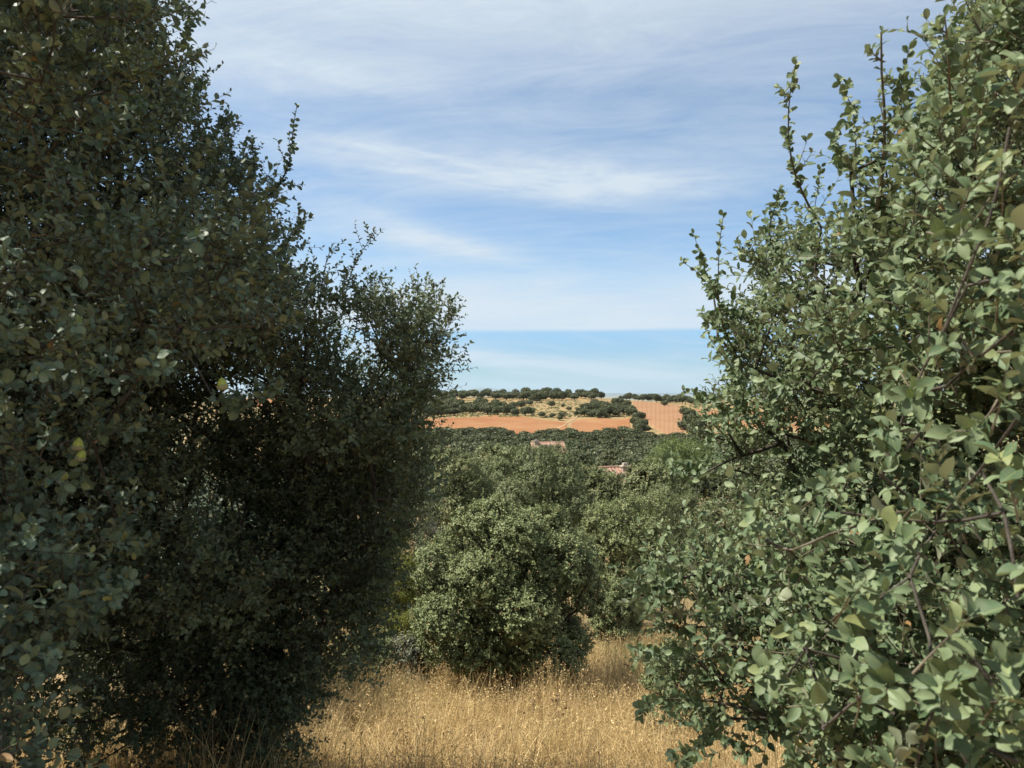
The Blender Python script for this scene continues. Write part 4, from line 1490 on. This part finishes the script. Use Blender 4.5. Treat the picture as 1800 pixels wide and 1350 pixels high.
def roof_slab(g, w, dpt, z0, rise, rzc, cx, cy, over=0.45):
    """gabled roof with rolled tiles: corrugated slopes with a real thickness"""
    n = int(w / 0.11)
    n -= n % 2
    xs_ = np.linspace(-w / 2 - over, w / 2 + over, n + 1)
    corr = 0.045 * np.abs(np.sin(np.arange(n + 1) * np.pi / 2))
    ca, sa = math.cos(rzc), math.sin(rzc)
    for sgn in (-1, 1):
        e = sgn * (dpt / 2 + over)
        ze = z0 - rise * over / (dpt / 2)
        rows = []
        for (yy, zz) in ((0, z0 + rise), (e, ze), (e, ze - 0.14), (0, z0 + rise - 0.14)):
            rows.append(np.stack([xs_, np.full_like(xs_, yy), zz + (corr if zz in (z0 + rise, ze) else 0 * corr)], -1))
        V = np.stack(rows)
        x, y = V[..., 0].copy(), V[..., 1].copy()
        V[..., 0] = cx + x * ca - y * sa
        V[..., 1] = cy + x * sa + y * ca
        c = n + 1
        i = np.arange(3)[:, None] * c + np.arange(c - 1)[None]
        f = np.stack([i, i + 1, i + c + 1, i + c], -1).reshape(-1, 4)
        uv = np.zeros(V.shape[:2] + (2,))
        uv[..., 0] = xs_ / 0.22
        uv[..., 1] = np.array([0, dpt / 2 / 0.38, dpt / 2 / 0.38, 0])[:, None]
        g.add(V, f, uv)


def house(px, ridge_py, Y, w, dpt, rise, rz, label, chimneys, wallh=3.0):
    top = P(px, ridge_py, Y)
    zt = top[2]
    ze = zt - rise
    gz = float(ground(top[0], Y))
    zb = min(gz - 0.3, ze - wallh)
    root = empty('house', (top[0], Y, gz), label=label, cat='house')
    g = Geo()
    ca, sa = math.cos(rz), math.sin(rz)
    box(g, (top[0], Y, (zb + ze) / 2), (w, dpt, ze - zb), rz)
    # gables
    for sx in (-1, 1):
        x0, x1 = sx * w / 2, sx * (w / 2 - 0.25)
        pr = []
        for xx in (x0, x1):
            for (yy, zz) in ((-dpt / 2, ze), (dpt / 2, ze), (0, zt - 0.16)):
                pr.append((top[0] + xx * ca - yy * sa, Y + xx * sa + yy * ca, zz))
        g.add(pr, [(0, 1, 2, 2), (3, 5, 5, 4), (0, 2, 5, 3), (1, 4, 5, 2)])
    g.build('wall', M_WALL, root, smooth=False)
    g = Geo()
    roof_slab(g, w, dpt, ze, rise, rz, top[0], Y)
    xr = np.linspace(-w / 2 - 0.4, w / 2 + 0.4, 2)
    tubes(g, np.array([[(top[0] + a * ca, Y + a * sa, zt + 0.02) for a in xr]]), np.full((1, 2), 0.11), 8)
    rf = g.build('roof', M_TILE, root, smooth=False)
    for (a, b, hh) in chimneys:
        g = Geo()
        zc = zt - rise * abs(b) / (dpt / 2)
        c = (top[0] + a * ca - b * sa, Y + a * sa + b * ca)
        box(g, (*c, zc + hh / 2 - 0.3), (0.6, 0.6, hh + 0.6), rz)
        box(g, (*c, zc + hh + 0.06), (0.8, 0.8, 0.12), rz)
        box(g, (*c, zc + hh + 0.24), (0.4, 0.4, 0.24), rz)
        g.build('chimney', M_WALL, rf, smooth=False)
        rf.children[-1].data.transform(__import__('mathutils').Matrix.Translation(-root.location))
    for k in range(int(w // 3)):
        a = -w / 2 + 1.5 + k * 3.0
        g = Geo()
        yb = -dpt / 2 - 0.03
        c = (top[0] + a * ca - yb * sa, Y + a * sa + yb * ca, ze - 1.3)
        box(g, c, (1.0, 0.10, 1.2), rz)
        wn = g.build('window', M_FRAME, root, smooth=False)
        g = Geo()
        yb = -dpt / 2 - 0.085
        c = (top[0] + a * ca - yb * sa, Y + a * sa + yb * ca, ze - 1.3)
        box(g, c, (0.84, 0.02, 1.04), rz)
        p = g.build('pane', M_GLASS, wn, smooth=False)
        p.data.transform(__import__('mathutils').Matrix.Translation(-root.location))


def haze():
    g = Geo()
    box(g, (0, 19000, 130), (100000, 46000, 760))
    m, T, out = material("haze")
    v = T.new('ShaderNodeVolumePrincipled')
    v.inputs['Color'].default_value = (0.60, 0.80, 1.0, 1)
    v.inputs['Density'].default_value = 0.00002
    v.inputs['Anisotropy'].default_value = 0.2
    T.l.new(v.outputs[0], out.inputs['Volume'])
    g.build('haze', m, smooth=False, kind='stuff', label='thin blue haze of the summer air', cat='haze')


haze()
right_oak()
left_oaks()
mid_trees()
shrubs()
grass()
house(962, 777, 120, 4.6, 6.0, 1.3, 0.12, 'house with a long terracotta roof in the valley wood', [(-1.9, -0.6, 0.4)])
house(1080, 821, 68, 2.4, 4.0, 1.0, 0.25, 'small house with a pink tiled roof and a pale chimney', [(0.85, -0.4, 0.25)])
far_trees()
print('tris', sum(len(o.data.polygons) for o in bpy.data.objects if o.type == 'MESH'))
